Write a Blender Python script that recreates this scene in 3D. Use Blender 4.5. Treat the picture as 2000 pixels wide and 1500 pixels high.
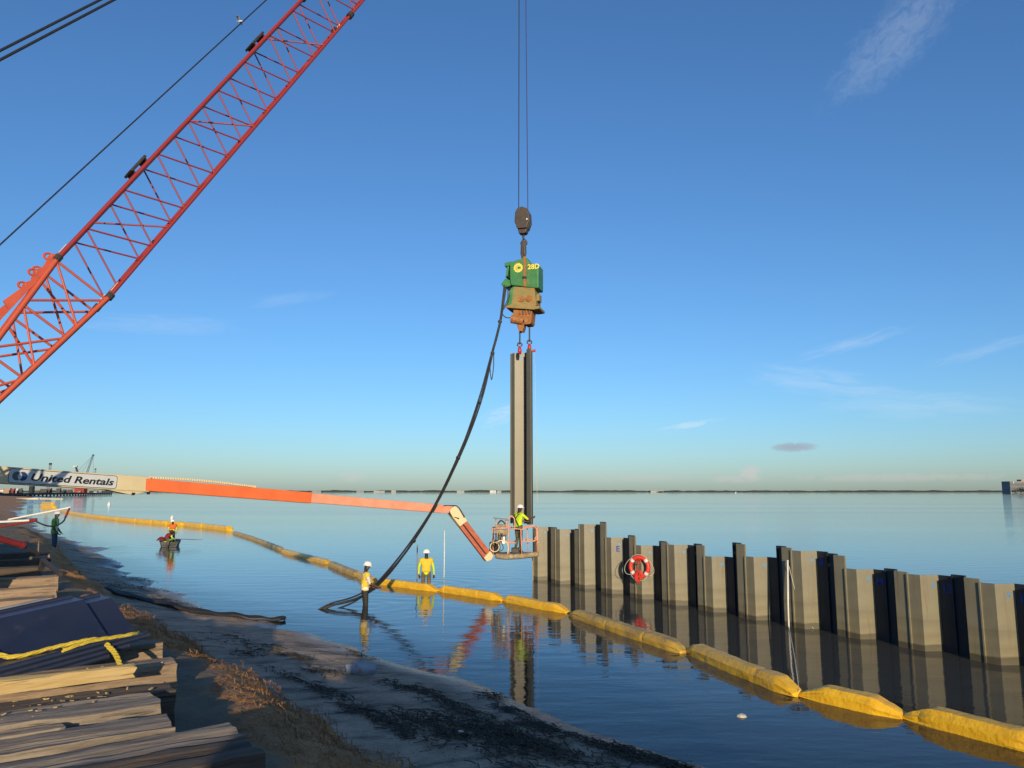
import bpy, bmesh, math, random
import numpy as np
from mathutils import Vector, Matrix, noise as mnoise
random.seed(7)
R = math.radians
for o in list(bpy.data.objects): bpy.data.objects.remove(o)
sc = bpy.context.scene
col = sc.collection

# ------------------------------------------------------------------ camera, sky, sun, exposure
EYE = 3.4; PITCH = 7.97; FPX = 1500.0
cd = bpy.data.cameras.new('camera'); cam = bpy.data.objects.new('camera', cd); col.objects.link(cam)
cd.sensor_fit = 'HORIZONTAL'; cd.sensor_width = 36; cd.lens = 27.0; cd.clip_end = 20000; cd.clip_start = .1
cam.location = (0, 0, EYE); cam.rotation_euler = (R(90+PITCH), 0, 0)
sc.camera = cam
SUN_AZ, SUN_EL = 277.0, 11.0         # direction towards the sun (math angle), elevation
sv = Vector((math.cos(R(SUN_AZ))*math.cos(R(SUN_EL)), math.sin(R(SUN_AZ))*math.cos(R(SUN_EL)), math.sin(R(SUN_EL))))
sl = bpy.data.lights.new('sun', 'SUN'); sun = bpy.data.objects.new('sun', sl); col.objects.link(sun)
sl.energy = 4.3; sl.angle = R(.55); sl.color = (1.0, .82, .56)
sun.rotation_euler = sv.to_track_quat('Z', 'Y').to_euler()
sc.view_settings.view_transform = 'Standard'; sc.view_settings.look = 'None'
sc.view_settings.exposure = 0.18; sc.view_settings.gamma = 1.0
world = bpy.data.worlds.new('World'); sc.world = world; world.use_nodes = True

def ray(px, py):
    c, s = math.cos(R(PITCH)), math.sin(R(PITCH)); u = (px-1000)/FPX; v = (750-py)/FPX
    return Vector((u, c-v*s, s+v*c))
def G(px, py, z=0.0):                 # point of the level z seen in that direction
    d = ray(px, py); t = (z-EYE)/d.z
    return Vector((d.x*t, d.y*t, z))
def P(px, py, Y):                     # point at distance Y
    d = ray(px, py); t = Y/d.y
    return Vector((d.x*t, Y, EYE+d.z*t))

nt = world.node_tree; N = nt.nodes; L = nt.links; N.clear()
def wn(t, **k):
    n = N.new(t)
    for a, b in k.items(): setattr(n, a, b)
    return n
sky = wn('ShaderNodeTexSky', sky_type='NISHITA', sun_disc=False)
sky.sun_elevation = R(SUN_EL); sky.sun_rotation = R(90-SUN_AZ) % (2*math.pi)
sky.altitude = 0; sky.air_density = 1.0; sky.dust_density = .55; sky.ozone_density = 5.4
bg = wn('ShaderNodeBackground'); bg.inputs[1].default_value = .15
out = wn('ShaderNodeOutputWorld'); L.new(bg.outputs[0], out.inputs[0])
tc = wn('ShaderNodeTexCoord'); sep = wn('ShaderNodeSeparateXYZ'); L.new(tc.outputs['Generated'], sep.inputs[0])
def wm(op, a, b=None, c=None):
    n = wn('ShaderNodeMath', operation=op)
    for i, v in enumerate((a, b, c)):
        if v is None: continue
        if isinstance(v, (int, float)): n.inputs[i].default_value = v
        else: L.new(v, n.inputs[i])
    return n.outputs[0]
az = wm('ARCTAN2', sep.outputs[0], sep.outputs[1]); el = wm('ARCSINE', sep.outputs[2])
cur = sky.outputs[0]
def cloud(px, py, wx, wy, rot, amt, colr, scale, stretch, lo=.45, hi=.75):
    d = ray(px, py).normalized(); a0 = math.atan2(d.x, d.y); e0 = math.asin(d.z)
    global cur
    dx = wm('SUBTRACT', az, a0); dy = wm('SUBTRACT', el, e0); c, s = math.cos(R(rot)), math.sin(R(rot))
    x = wm('ADD', wm('MULTIPLY', dx, c), wm('MULTIPLY', dy, s)); y = wm('SUBTRACT', wm('MULTIPLY', dy, c), wm('MULTIPLY', dx, s))
    ax = wm('DIVIDE', x, wx/FPX); ay = wm('DIVIDE', y, wy/FPX)
    r2 = wm('ADD', wm('MULTIPLY', ax, ax), wm('MULTIPLY', ay, ay))
    fall = wm('MAXIMUM', wm('SUBTRACT', 1.0, r2), 0.0)
    cmb = wn('ShaderNodeCombineXYZ'); L.new(wm('MULTIPLY', x, scale), cmb.inputs[0]); L.new(wm('MULTIPLY', y, scale*stretch), cmb.inputs[1]); cmb.inputs[2].default_value = px*.01
    nz = wn('ShaderNodeTexNoise'); nz.inputs['Scale'].default_value = 1; nz.inputs['Detail'].default_value = 7; nz.inputs['Roughness'].default_value = .62; nz.inputs['Distortion'].default_value = .6
    L.new(cmb.outputs[0], nz.inputs['Vector'])
    mr = wn('ShaderNodeMapRange', interpolation_type='SMOOTHSTEP'); mr.inputs[1].default_value = lo; mr.inputs[2].default_value = hi
    L.new(wm('ADD', nz.outputs[0], wm('MULTIPLY', wm('SUBTRACT', fall, .5), .35)), mr.inputs[0])
    fac = wm('MULTIPLY', wm('MULTIPLY', mr.outputs[0], wm('POWER', fall, .7)), amt)
    mx = wn('ShaderNodeMix', data_type='RGBA'); L.new(fac, mx.inputs[0]); L.new(cur, mx.inputs[6]); mx.inputs[7].default_value = (*colr, 1); cur = mx.outputs[2]
W = (4.6, 5.1, 5.6); PK = (3.9, 3.5, 3.5); DK = (2.1, 2.2, 2.7)
cloud(1760, 65, 190, 62, 32, .15, W, 60, 1.6, .3, .85)
cloud(1600, 745, 170, 34, -10, .2, W, 22, 5, .35, .85)
cloud(1790, 790, 220, 34, -4, .16, W, 18, 6, .35, .85)
cloud(1660, 672, 130, 16, 12, .2, W, 25, 6, .35, .85)
cloud(1930, 682, 120, 14, 12, .16, W, 25, 6, .35, .85)
cloud(330, 635, 200, 26, 4, .12, W, 20, 6, .35, .85)
cloud(560, 585, 110, 16, 12, .10, W, 22, 6, .35, .85)
cloud(985, 810, 70, 26, 20, .32, W, 40, 4)
cloud(1350, 830, 90, 10, 8, .35, W, 30, 5)
cloud(1550, 873, 48, 10, 0, .75, DK, 55, 2.0, .3, .6)
cloud(1466, 922, 22, 16, 0, .5, PK, 110, 1.2, .3, .55)
cloud(1440, 935, 60, 10, 0, .3, PK, 80, 1.5, .35, .6)
cloud(690, 932, 34, 14, 0, .25, PK, 90, 1.3, .35, .6)
cloud(1760, 932, 220, 10, 0, .25, PK, 70, 1.6, .4, .65)
cloud(1250, 934, 140, 9, 0, .18, PK, 70, 1.6, .4, .65)
L.new(cur, bg.inputs[0])

# ------------------------------------------------------------------ materials
MATS = {}
def mat(name, c1, c2=None, scale=4.0, rough=.7, bump=0.0, metal=0.0, stretch=(1, 1, 1), detail=6, lo=.35, hi=.65, bscale=None, spec=.5, coord='Object', c3=None, s3=1.2, lo3=.55, hi3=.7, rough2=None):
    m = bpy.data.materials.new(name); m.use_nodes = True; t = m.node_tree; b = t.nodes['Principled BSDF']
    b.inputs['Roughness'].default_value = rough; b.inputs['Metallic'].default_value = metal
    b.inputs['Specular IOR Level'].default_value = spec
    tcn = t.nodes.new('ShaderNodeTexCoord'); mp = t.nodes.new('ShaderNodeMapping'); mp.inputs['Scale'].default_value = stretch
    t.links.new(tcn.outputs[coord], mp.inputs[0])
    def nz(sc_, det=detail):
        n = t.nodes.new('ShaderNodeTexNoise'); n.inputs['Scale'].default_value = sc_; n.inputs['Detail'].default_value = det; n.inputs['Roughness'].default_value = .6
        t.links.new(mp.outputs[0], n.inputs['Vector']); return n.outputs[0]
    def rng(src, a, z):
        n = t.nodes.new('ShaderNodeMapRange'); n.inputs[1].default_value = a; n.inputs[2].default_value = z; t.links.new(src, n.inputs[0]); return n.outputs[0]
    if c2 is None: c2 = tuple(x*.72 for x in c1)
    mx = t.nodes.new('ShaderNodeMix'); mx.data_type = 'RGBA'; mx.inputs[6].default_value = (*c1, 1); mx.inputs[7].default_value = (*c2, 1)
    f = rng(nz(scale), lo, hi); t.links.new(f, mx.inputs[0]); cout = mx.outputs[2]
    if c3:
        m3 = t.nodes.new('ShaderNodeMix'); m3.data_type = 'RGBA'; m3.inputs[7].default_value = (*c3, 1); t.links.new(cout, m3.inputs[6])
        t.links.new(rng(nz(s3), lo3, hi3), m3.inputs[0]); cout = m3.outputs[2]
    t.links.new(cout, b.inputs['Base Color'])
    if rough2 is not None:
        rr = t.nodes.new('ShaderNodeMapRange'); rr.inputs[3].default_value = rough; rr.inputs[4].default_value = rough2; t.links.new(f, rr.inputs[0]); t.links.new(rr.outputs[0], b.inputs['Roughness'])
    if bump:
        bp = t.nodes.new('ShaderNodeBump'); bp.inputs['Strength'].default_value = bump; bp.inputs['Distance'].default_value = .02
        t.links.new(nz(bscale or scale*3), bp.inputs['Height']); t.links.new(bp.outputs[0], b.inputs['Normal'])
    MATS[name] = m; return m
mat('red_paint', (.30, .03, .028), (.22, .022, .022), 3, .45, .05, c3=(.13, .04, .03), s3=7, lo3=.62, hi3=.72)
mat('orange_paint', (.50, .085, .035), (.40, .065, .03), 3, .5, .05, c3=(.25, .08, .04), s3=6, lo3=.63, hi3=.72)
mat('lift_orange', (.78, .17, .045), (.70, .14, .04), 2, .42, .03, c3=(.45, .22, .12), s3=4, lo3=.66, hi3=.78)
mat('lift_faded', (.72, .32, .20), (.66, .26, .15), 3, .5, .03)
mat('lift_jib', (.50, .13, .06), (.40, .10, .05), 5, .5, .04, c3=(.2, .09, .05), s3=9)
mat('cream', (.72, .60, .36), (.66, .54, .31), 2, .5, .02)
mat('rail_pink', (.72, .36, .24), (.62, .25, .15), 14, .5, .04, c3=(.30, .17, .12), s3=11)
mat('muddy_steel', (.36, .27, .16), (.20, .14, .08), 9, .8, .3, c3=(.5, .4, .26), s3=5)
mat('dark_steel', (.035, .033, .032), (.07, .05, .04), 9, .5, .1, metal=.3)
mat('black_rubber', (.016, .016, .017), (.028, .026, .025), 9, .55, .05)
mat('wire', (.03, .03, .032), (.05, .045, .04), 30, .5, metal=.6)
mat('blue_wire', (.03, .035, .12), (.05, .05, .16), 30, .5)
mat('steel_wire', (.42, .42, .42), (.3, .3, .3), 30, .4, metal=.7)
mat('hammer_green', (.035, .20, .055), (.03, .15, .045), 3, .5, .06, c3=(.20, .16, .06), s3=3.5, lo3=.58, hi3=.74)
mat('hammer_dirty', (.30, .20, .075), (.16, .18, .06), 4, .75, .25, c3=(.34, .15, .04), s3=6, lo3=.5, hi3=.62)
mat('rust', (.33, .14, .04), (.24, .085, .025), 6, .8, .25, c3=(.42, .24, .09), s3=9)
mat('yellow_print', (.78, .62, .10), (.7, .55, .08), 9, .6)
mat('block_black', (.035, .03, .026), (.07, .045, .03), 7, .5, .15)
mat('shackle_red', (.45, .03, .02), (.36, .03, .02), 9, .45)
mat('white_paint', (.74, .73, .68), (.66, .65, .6), 5, .5)
mat('pole_white', (.75, .73, .66), (.6, .58, .52), 9, .5)
mat('sign_white', (.62, .64, .64), (.58, .60, .60), 3, .35)
mat('print_black', (.014, .014, .016), (.018, .018, .02), 9, .45)
mat('logo_blue', (.02, .045, .16), (.018, .04, .14), 9, .4)
mat('logo_grey', (.10, .12, .14), (.09, .11, .13), 9, .4)
mat('print_blue', (.01, .05, .35), (.008, .04, .25), 40, .7, lo=.45, hi=.55)
mat('ring_red', (.72, .05, .025), (.62, .04, .02), 5, .5, .05)
mat('ring_white', (.75, .72, .66), None, 5, .6)
mat('rope_yellow', (.62, .47, .04), (.42, .30, .03), 60, .7, .4)
mat('rope_white', (.62, .58, .48), (.45, .42, .34), 60, .8)
mat('boat_hull', (.035, .04, .04), (.055, .055, .05), 6, .5, .05)
mat('boat_inside', (.10, .10, .095), (.07, .07, .065), 6, .6)
mat('cloth_red', (.22, .014, .018), (.16, .012, .014), 6, .8, .1)
mat('hivis', (.55, .72, .02), (.48, .64, .02), 12, .8, .2)
mat('hivis_green', (.20, .42, .04), (.16, .36, .035), 12, .8, .2)
mat('vest_orange', (.75, .30, .02), (.68, .36, .03), 14, .8, .2)
mat('vest_amber', (.74, .52, .03), (.70, .40, .03), 22, .8, .3)
mat('vest_yellow', (.72, .50, .03), (.66, .44, .03), 14, .8, .2)
mat('life_orange', (.62, .12, .02), (.52, .09, .02), 8, .8, .1)
mat('reflective', (.78, .76, .70), (.7, .68, .62), 20, .35)
mat('shirt_white', (.62, .58, .54), (.54, .5, .46), 9, .85, .1)
mat('skin', (.13, .06, .035), (.11, .05, .03), 20, .55)
mat('hair', (.012, .010, .009), None, 20, .7)
mat('trouser_khaki', (.16, .12, .065), (.11, .085, .05), 7, .9, .2)
mat('trouser_black', (.018, .017, .016), (.026, .024, .022), 7, .8, .1)
mat('trouser_camo', (.12, .11, .055), (.045, .045, .025), 13, .9, .1, c3=(.20, .17, .10), s3=10)
mat('jeans', (.035, .06, .11), (.05, .08, .13), 12, .9, .1)
mat('boot', (.025, .02, .017), (.04, .03, .025), 12, .7)
mat('hat_white', (.80, .79, .76), (.74, .73, .7), 6, .3)
mat('hat_grey', (.62, .64, .68), None, 6, .3)
mat('navy_steel', (.016, .022, .045), (.024, .030, .055), 2, .38, .03, c3=(.05, .055, .07), s3=5, lo3=.6, hi3=.8)
mat('grey_steel', (.22, .22, .22), (.17, .17, .18), 3, .4, .03)
mat('jetty', (.09, .075, .065), (.06, .05, .045), .3, .9)
mat('far_grey', (.24, .25, .26), (.18, .19, .20), .1, .9)
mat('far_white', (.6, .58, .55), None, .1, .9)
mat('far_pale', (.34, .34, .33), None, .1, .9)
mat('far_red', (.35, .05, .04), None, .1, .9)
mat('far_tan', (.40, .26, .15), (.3, .2, .12), .1, .9)
mat('far_trees', (.028, .038, .026), (.045, .055, .04), .02, .95)
mat('glass_dark', (.05, .065, .08), (.04, .05, .065), .1, .25)
mat('plastic_blue', (.34, .40, .46), (.24, .32, .42), 5, .5, .05, c3=(.45, .20, .14), s3=9, lo3=.6, hi3=.66)
mat('weed', (.030, .028, .016), (.055, .045, .024), 3, .85)
mat('shell', (.6, .55, .45), None, 20, .6)
mat('vinyl', (.86, .51, .025), (.74, .40, .02), 3, .30, .8, stretch=(1, 1, 1), c3=(.45, .28, .06), s3=2.2, lo3=.66, hi3=.82, bscale=14)
mat('vinyl_dull', (.68, .42, .045), (.52, .31, .045), 3, .42, .6, c3=(.22, .17, .08), s3=2.5, lo3=.5, hi3=.75, bscale=14)
def wood(name, c1, c2, c3, bump=.9):
    m = mat(name, c1, c2, 2.2, .85, 0, stretch=(.7, 7, 7), c3=c3, s3=1.1, lo3=.5, hi3=.7)
    t = m.node_tree; b = t.nodes['Principled BSDF']
    tcn = t.nodes.new('ShaderNodeTexCoord'); mp = t.nodes.new('ShaderNodeMapping'); mp.inputs['Scale'].default_value = (1.0, 22, 22); t.links.new(tcn.outputs['Object'], mp.inputs[0])
    n = t.nodes.new('ShaderNodeTexNoise'); n.inputs['Scale'].default_value = 1.6; n.inputs['Detail'].default_value = 8; n.inputs['Roughness'].default_value = .7; n.inputs['Distortion'].default_value = .5; t.links.new(mp.outputs[0], n.inputs['Vector'])
    bp = t.nodes.new('ShaderNodeBump'); bp.inputs['Strength'].default_value = bump; bp.inputs['Distance'].default_value = .03; t.links.new(n.outputs[0], bp.inputs['Height']); t.links.new(bp.outputs[0], b.inputs['Normal'])
    # dark grain checks
    mr = t.nodes.new('ShaderNodeMapRange'); mr.inputs[1].default_value = .54; mr.inputs[2].default_value = .66; t.links.new(n.outputs[0], mr.inputs[0])
    mx = t.nodes.new('ShaderNodeMix'); mx.data_type = 'RGBA'; mx.inputs[7].default_value = (.03, .022, .015, 1)
    old = b.inputs['Base Color'].links[0].from_socket; t.links.new(old, mx.inputs[6]); t.links.new(mr.outputs[0], mx.inputs[0]); t.links.new(mx.outputs[2], b.inputs['Base Color'])
    return m
wood('wood_grey', (.34, .275, .205), (.24, .19, .14), (.14, .115, .09))
wood('wood_brown', (.38, .27, .17), (.28, .19, .115), (.17, .12, .08))
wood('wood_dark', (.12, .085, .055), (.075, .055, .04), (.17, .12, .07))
wood('wood_fresh', (.48, .35, .16), (.44, .29, .10), (.34, .26, .10), .15)

# sheet pile steel: khaki coating, wet tide band with wavy stain lines above the water
def pile_material():
    m = mat('pile_coating', (.205, .188, .130), (.165, .152, .107), 1.6, .5, .12, coord='Object', c3=(.10, .09, .062), s3=.9, lo3=.55, hi3=.8)
    t = m.node_tree; b = t.nodes['Principled BSDF']; ge = t.nodes.new('ShaderNodeNewGeometry'); sp = t.nodes.new('ShaderNodeSeparateXYZ'); t.links.new(ge.outputs['Position'], sp.inputs[0])
    n = t.nodes.new('ShaderNodeTexNoise'); n.inputs['Scale'].default_value = 1.3; n.inputs['Detail'].default_value = 4
    mp = t.nodes.new('ShaderNodeMapping'); mp.inputs['Scale'].default_value = (1, 1, 6); t.links.new(ge.outputs['Position'], mp.inputs[0]); t.links.new(mp.outputs[0], n.inputs['Vector'])
    ad = t.nodes.new('ShaderNodeMath'); ad.operation = 'MULTIPLY_ADD'; ad.inputs[1].default_value = .16; t.links.new(n.outputs[0], ad.inputs[0]); t.links.new(sp.outputs[2], ad.inputs[2])
    old = b.inputs['Base Color'].links[0].from_socket
    cr = t.nodes.new('ShaderNodeValToRGB'); e = cr.color_ramp.elements; e[0].position = 0; e[0].color = (.55, .52, .45, 1); e[1].position = 1; e[1].color = (1, 1, 1, 1)
    for p, c in ((.10, (.42, .40, .35, 1)), (.125, (1.08, 1.02, .88, 1)), (.20, (.92, .88, .78, 1)), (.26, (1.05, 1.02, .92, 1)), (.38, (.86, .83, .76, 1)), (.395, (.98, .96, .9, 1))):
        x = e.new(p); x.color = c
    dv = t.nodes.new('ShaderNodeMath'); dv.operation = 'DIVIDE'; dv.inputs[1].default_value = 1.9; t.links.new(ad.outputs[0], dv.inputs[0]); t.links.new(dv.outputs[0], cr.inputs[0])
    ns = t.nodes.new('ShaderNodeTexNoise'); ns.inputs['Scale'].default_value = 1; ns.inputs['Detail'].default_value = 6; ms = t.nodes.new('ShaderNodeMapping'); ms.inputs['Scale'].default_value = (11, 11, .7); t.links.new(ge.outputs['Position'], ms.inputs[0]); t.links.new(ms.outputs[0], ns.inputs['Vector'])
    rs = t.nodes.new('ShaderNodeMapRange'); rs.inputs[1].default_value = .58; rs.inputs[2].default_value = .72; rs.inputs[4].default_value = .55; t.links.new(ns.outputs[0], rs.inputs[0])
    mst = t.nodes.new('ShaderNodeMix'); mst.data_type = 'RGBA'; mst.inputs[7].default_value = (.15, .10, .055, 1); t.links.new(rs.outputs[0], mst.inputs[0]); t.links.new(old, mst.inputs[6]); old = mst.outputs[2]
    mx = t.nodes.new('ShaderNodeMix'); mx.data_type = 'RGBA'; mx.blend_type = 'MULTIPLY'; mx.inputs[0].default_value = 1; t.links.new(old, mx.inputs[6]); t.links.new(cr.outputs[0], mx.inputs[7]); t.links.new(mx.outputs[2], b.inputs['Base Color'])
pile_material()
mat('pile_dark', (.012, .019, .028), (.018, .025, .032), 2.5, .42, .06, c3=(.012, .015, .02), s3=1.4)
mat('pile_dry', (.155, .135, .088), (.13, .115, .077), 1.2, .45, .06, c3=(.105, .094, .065), s3=.8, lo3=.55, hi3=.8)

# ------------------------------------------------------------------ mesh helpers
class MB:
    def __init__(s): s.v = []; s.f = []; s.mi = []; s.M = Matrix.Identity(4); s.k = 0
    def add(s, vs, fs, k=None):
        b = len(s.v); s.v += [tuple(s.M @ Vector(p)) for p in vs]; s.f += [tuple(b+i for i in f) for f in fs]; s.mi += [s.k if k is None else k]*len(fs); return s
    def box(s, c, d, rot=None, k=None):
        x, y, z = (q/2 for q in d); vs = [Vector((a*x, b*y, e*z)) for a in (-1, 1) for b in (-1, 1) for e in (-1, 1)]
        if rot is not None: vs = [rot @ p for p in vs]
        return s.add([p+Vector(c) for p in vs], [(0, 1, 3, 2), (4, 6, 7, 5), (0, 4, 5, 1), (2, 3, 7, 6), (0, 2, 6, 4), (1, 5, 7, 3)], k)
    def ring(s, c, ax, r, n):
        ax = Vector(ax).normalized(); a = ax.orthogonal().normalized(); b = ax.cross(a)
        return [Vector(c)+a*(r*math.cos(2*math.pi*i/n))+b*(r*math.sin(2*math.pi*i/n)) for i in range(n)]
    def tube(s, p0, p1, r, r1=None, n=8, k=None):
        p0, p1 = Vector(p0), Vector(p1); r1 = r if r1 is None else r1; ax = p1-p0
        vs = s.ring(p0, ax, r, n)+s.ring(p1, ax, r1, n)
        return s.add(vs, [(i, (i+1) % n, n+(i+1) % n, n+i) for i in range(n)]+[tuple(range(n))[::-1], tuple(range(n, 2*n))], k)
    def path(s, pts, r, n=6, k=None, closed=False):
        pts = [Vector(p) for p in pts]; m = len(pts); vs = []
        prev = None
        for i, p in enumerate(pts):
            t = (pts[(i+1) % m]-pts[i-1]) if closed else (pts[min(i+1, m-1)]-pts[max(i-1, 0)])
            t.normalize()
            a = t.orthogonal().normalized() if prev is None else (prev-t*prev.dot(t)).normalized(); prev = a; b = t.cross(a)
            rr = r[i] if isinstance(r, (list, tuple)) else r
            vs += [p+a*(rr*math.cos(2*math.pi*j/n))+b*(rr*math.sin(2*math.pi*j/n)) for j in range(n)]
        fs = [(i*n+j, i*n+(j+1) % n, ((i+1) % m)*n+(j+1) % n, ((i+1) % m)*n+j) for i in range(m if closed else m-1) for j in range(n)]
        if not closed: fs += [tuple(range(n))[::-1], tuple(range((m-1)*n, m*n))]
        return s.add(vs, fs, k)
    def lathe(s, prof, c=(0, 0, 0), n=16, k=None):
        vs = [Vector((r*math.cos(2*math.pi*j/n), r*math.sin(2*math.pi*j/n), z))+Vector(c) for r, z in prof for j in range(n)]
        m = len(prof); fs = [(i*n+j, i*n+(j+1) % n, (i+1)*n+(j+1) % n, (i+1)*n+j) for i in range(m-1) for j in range(n)]
        return s.add(vs, fs+[tuple(range(n))[::-1], tuple(range((m-1)*n, m*n))], k)
    def prism(s, poly, y0, y1, k=None):          # polygon in x,z extruded along y
        n = len(poly); vs = [(x, y0, z) for x, z in poly]+[(x, y1, z) for x, z in poly]
        return s.add(vs, [(i, (i+1) % n, n+(i+1) % n, n+i) for i in range(n)]+[tuple(range(n))[::-1], tuple(range(n, 2*n))], k)
    def build(s, name, m, parent=None, loc=None, smooth=False, bevel=0):
        me = bpy.data.meshes.new(name); off = Vector((0, 0, 0))
        if parent is not None: off = root_loc(parent)
        elif loc is not None: off = Vector(loc)
        me.from_pydata([tuple(Vector(p)-off) for p in s.v], [], s.f); me.update()
        bm = bmesh.new(); bm.from_mesh(me); bmesh.ops.recalc_face_normals(bm, faces=bm.faces); bm.to_mesh(me); bm.free()
        for q in (m if isinstance(m, (list, tuple)) else [m]): me.materials.append(MATS[q])
        me.polygons.foreach_set('material_index', s.mi)
        if smooth: me.polygons.foreach_set('use_smooth', [True]*len(me.polygons))
        o = bpy.data.objects.new(name, me); col.objects.link(o)
        if parent is not None: o.parent = parent
        else: o.location = off
        if bevel:
            b = o.modifiers.new('bevel', 'BEVEL'); b.width = bevel; b.segments = 2; b.limit_method = 'ANGLE'
        return o
def root_loc(o):
    v = Vector((0, 0, 0))
    while o is not None: v += o.location; o = o.parent
    return v
def tag(o, label, cat, group=None):
    o['label'] = label; o['category'] = cat
    if group: o['group'] = group
    return o
def thing(name, loc, label, cat, group=None):
    o = bpy.data.objects.new(name, None); col.objects.link(o); o.location = loc; o.empty_display_size = .2
    return tag(o, label, cat, group)
def text_part(name, s, size, M, m, parent, shear=0.0, bold=0.0, extrude=.002, align='LEFT'):
    cu = bpy.data.curves.new(name, 'FONT'); cu.body = s; cu.size = size; cu.shear = shear; cu.offset = bold; cu.extrude = extrude; cu.align_x = align; cu.resolution_u = 3
    o = bpy.data.objects.new(name, cu); col.objects.link(o); bpy.context.view_layer.update()
    me = bpy.data.meshes.new_from_object(o.evaluated_get(bpy.context.evaluated_depsgraph_get())); bpy.data.objects.remove(o)
    me.transform(M); me.transform(Matrix.Translation(-root_loc(parent))); me.materials.clear(); me.materials.append(MATS[m])
    q = bpy.data.objects.new(name, me); col.objects.link(q); q.parent = parent; return q
def frame(o, x, y, z):
    M = Matrix.Identity(4)
    for i, a in enumerate((x, y, z)):
        for j in range(3): M[j][i] = a[j]
    M.translation = o; return M
def axis_frame(p0, p1):                # x along the member, y sideways (away from the camera side), z up
    x = (Vector(p1)-Vector(p0)).normalized(); y = Vector((0, 0, 1)).cross(x).normalized(); z = x.cross(y); return frame(Vector(p0), x, y, z)

# ------------------------------------------------------------------ terrain
def vnoise(x, y, seed=0):
    xi = np.floor(x).astype(np.int64); yi = np.floor(y).astype(np.int64); fx = x-xi; fy = y-yi; fx = fx*fx*(3-2*fx); fy = fy*fy*(3-2*fy)
    def h(a, b):
        q = (a*374761393+b*668265263+seed*974711) & 0x7fffffff; q = ((q ^ (q >> 13))*1274126177) & 0x7fffffff; return ((q ^ (q >> 16)) & 0xffff)/65535.0
    return (h(xi, yi)*(1-fx)+h(xi+1, yi)*fx)*(1-fy)+(h(xi, yi+1)*(1-fx)+h(xi+1, yi+1)*fx)*fy
def fbm(x, y, o=4, seed=0):
    s = 0; a = .5
    for i in range(o): s = s+a*(vnoise(x, y, seed+i)-.5); x = x*2.03; y = y*2.03; a *= .5
    return s*2
shore = [(-900, 1400), (-420, 690), (-215, 345), (-129.8, 208.6), (-76.6, 121.4), (-38.3, 64.7), (-26.6, 49.5), (-20.4, 39.9), (-15.5, 31.8), (-12.4, 27.85), (-8.47, 22.6), (-6.87, 21.3), (-5.7, 20.1), (-4.26, 18.4), (-3.38, 17.5), (-2.02, 15.8), (-1.13, 14.7), (-.45, 14), (0, 13.3), (.4, 12.6), (1.02, 11.5), (1.7, 10.8), (2.35, 10.1), (4.2, 8.8), (8, 7), (20, 3), (80, -12), (600, -150)]
crest = [(-960, 1400), (-470, 700), (-235, 345), (-142, 205), (-84, 118), (-46, 66), (-27, 43), (-15.4, 25.5), (-11.0, 19.0), (-7.0, 13.5), (-5.6, 11.7), (-4.2, 9.8), (-3.0, 8.1), (-2.2, 6.9), (-1.4, 5.65), (0, 4.3), (3, 2.5), (8, .5), (25, -5), (80, -20), (600, -160)]
def sdist(X, Y, line):                  # signed: positive on the land side
    best = np.full(X.shape, 1e18); sg = np.zeros(X.shape)
    for (ax, ay), (bx, by) in zip(line[:-1], line[1:]):
        dx, dy = bx-ax, by-ay; t = np.clip(((X-ax)*dx+(Y-ay)*dy)/(dx*dx+dy*dy), 0, 1); qx = X-(ax+t*dx); qy = Y-(ay+t*dy); d2 = qx*qx+qy*qy
        cr = dx*qy-dy*qx; m = d2 < best-1e-9; best = np.where(m, d2, best); sg = np.where(m, np.where(cr < 0, 1.0, -1.0), sg)
    return np.sqrt(best)*sg
def sstep(a, b, x):
    t = np.clip((x-a)/(b-a), 0, 1); return t*t*(3-2*t)
def height(X, Y):
    X = np.asarray(X, float); Y = np.asarray(Y, float)
    dS = sdist(X, Y, shore)+fbm(X*.5, Y*.5, 4, 3)*.5*np.clip(Y/14, .5, 3); dC = sdist(X, Y, crest)+fbm(X*.9, Y*.9, 4, 9)*.5
    foot = np.maximum(-dC-1.7, 0.02); t = np.clip(dS/(np.maximum(dS, 0)+foot), 0, 1)
    zb = .42*t**.85+fbm(X*1.3, Y*1.3, 5, 21)*.06*sstep(.0, .8, dS)+fbm(X*5, Y*5, 3, 5)*.018*sstep(.1, .8, dS)
    sl_ = .075+.135*sstep(15, 20, Y); zu = -np.minimum(sl_*np.maximum(-dS, 0), .50+.008*np.maximum(-dS, 0)); zu = np.maximum(zu, -3)
    z = np.where(dS > 0, zb, zu)
    k = sstep(-1.75, .15, dC)
    z = z*(1-k)+(1.42+fbm(X*.4, Y*.4, 3, 31)*.12)*k
    z = z+k*(1-k)*4*(fbm(X*2.2, Y*2.2, 5, 41)*.42)+k*fbm(X*6, Y*6, 3, 51)*.07
    # mounds added out of view, behind and left, to shade beach, timbers and man
    def shade_mound(x0, x1, y0, h, w):
        s = sstep(x0-.45, x0+.45, X)*(1-sstep(x1-.45, x1+.45, X)); return h*s*np.exp(-((Y-y0)/w)**2)*(1+.25*fbm(X*.8, Y*.8, 3, 61))
    z = z+shade_mound(-.7, 5.0, -6.0, 3.3, 1.7)+shade_mound(-10.5, -2.8, -6.5, 3.3, 1.9)+2.9*np.exp(-(((X+17.5)/1.3)**2+((Y-21.6)/1.5)**2))
    return z, dS, dC, k
def tensor(xs, ys):
    X, Y = np.meshgrid(np.array(xs), np.array(ys)); return X, Y
def steps(a, b, s): return list(np.arange(a, b, s))
def geo(a, b, s, g=1.25):
    r = []; x = a
    while abs(x-a) < abs(b-a): r.append(x); x += s*(1 if b > a else -1); s *= g
    return r+[b]
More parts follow.
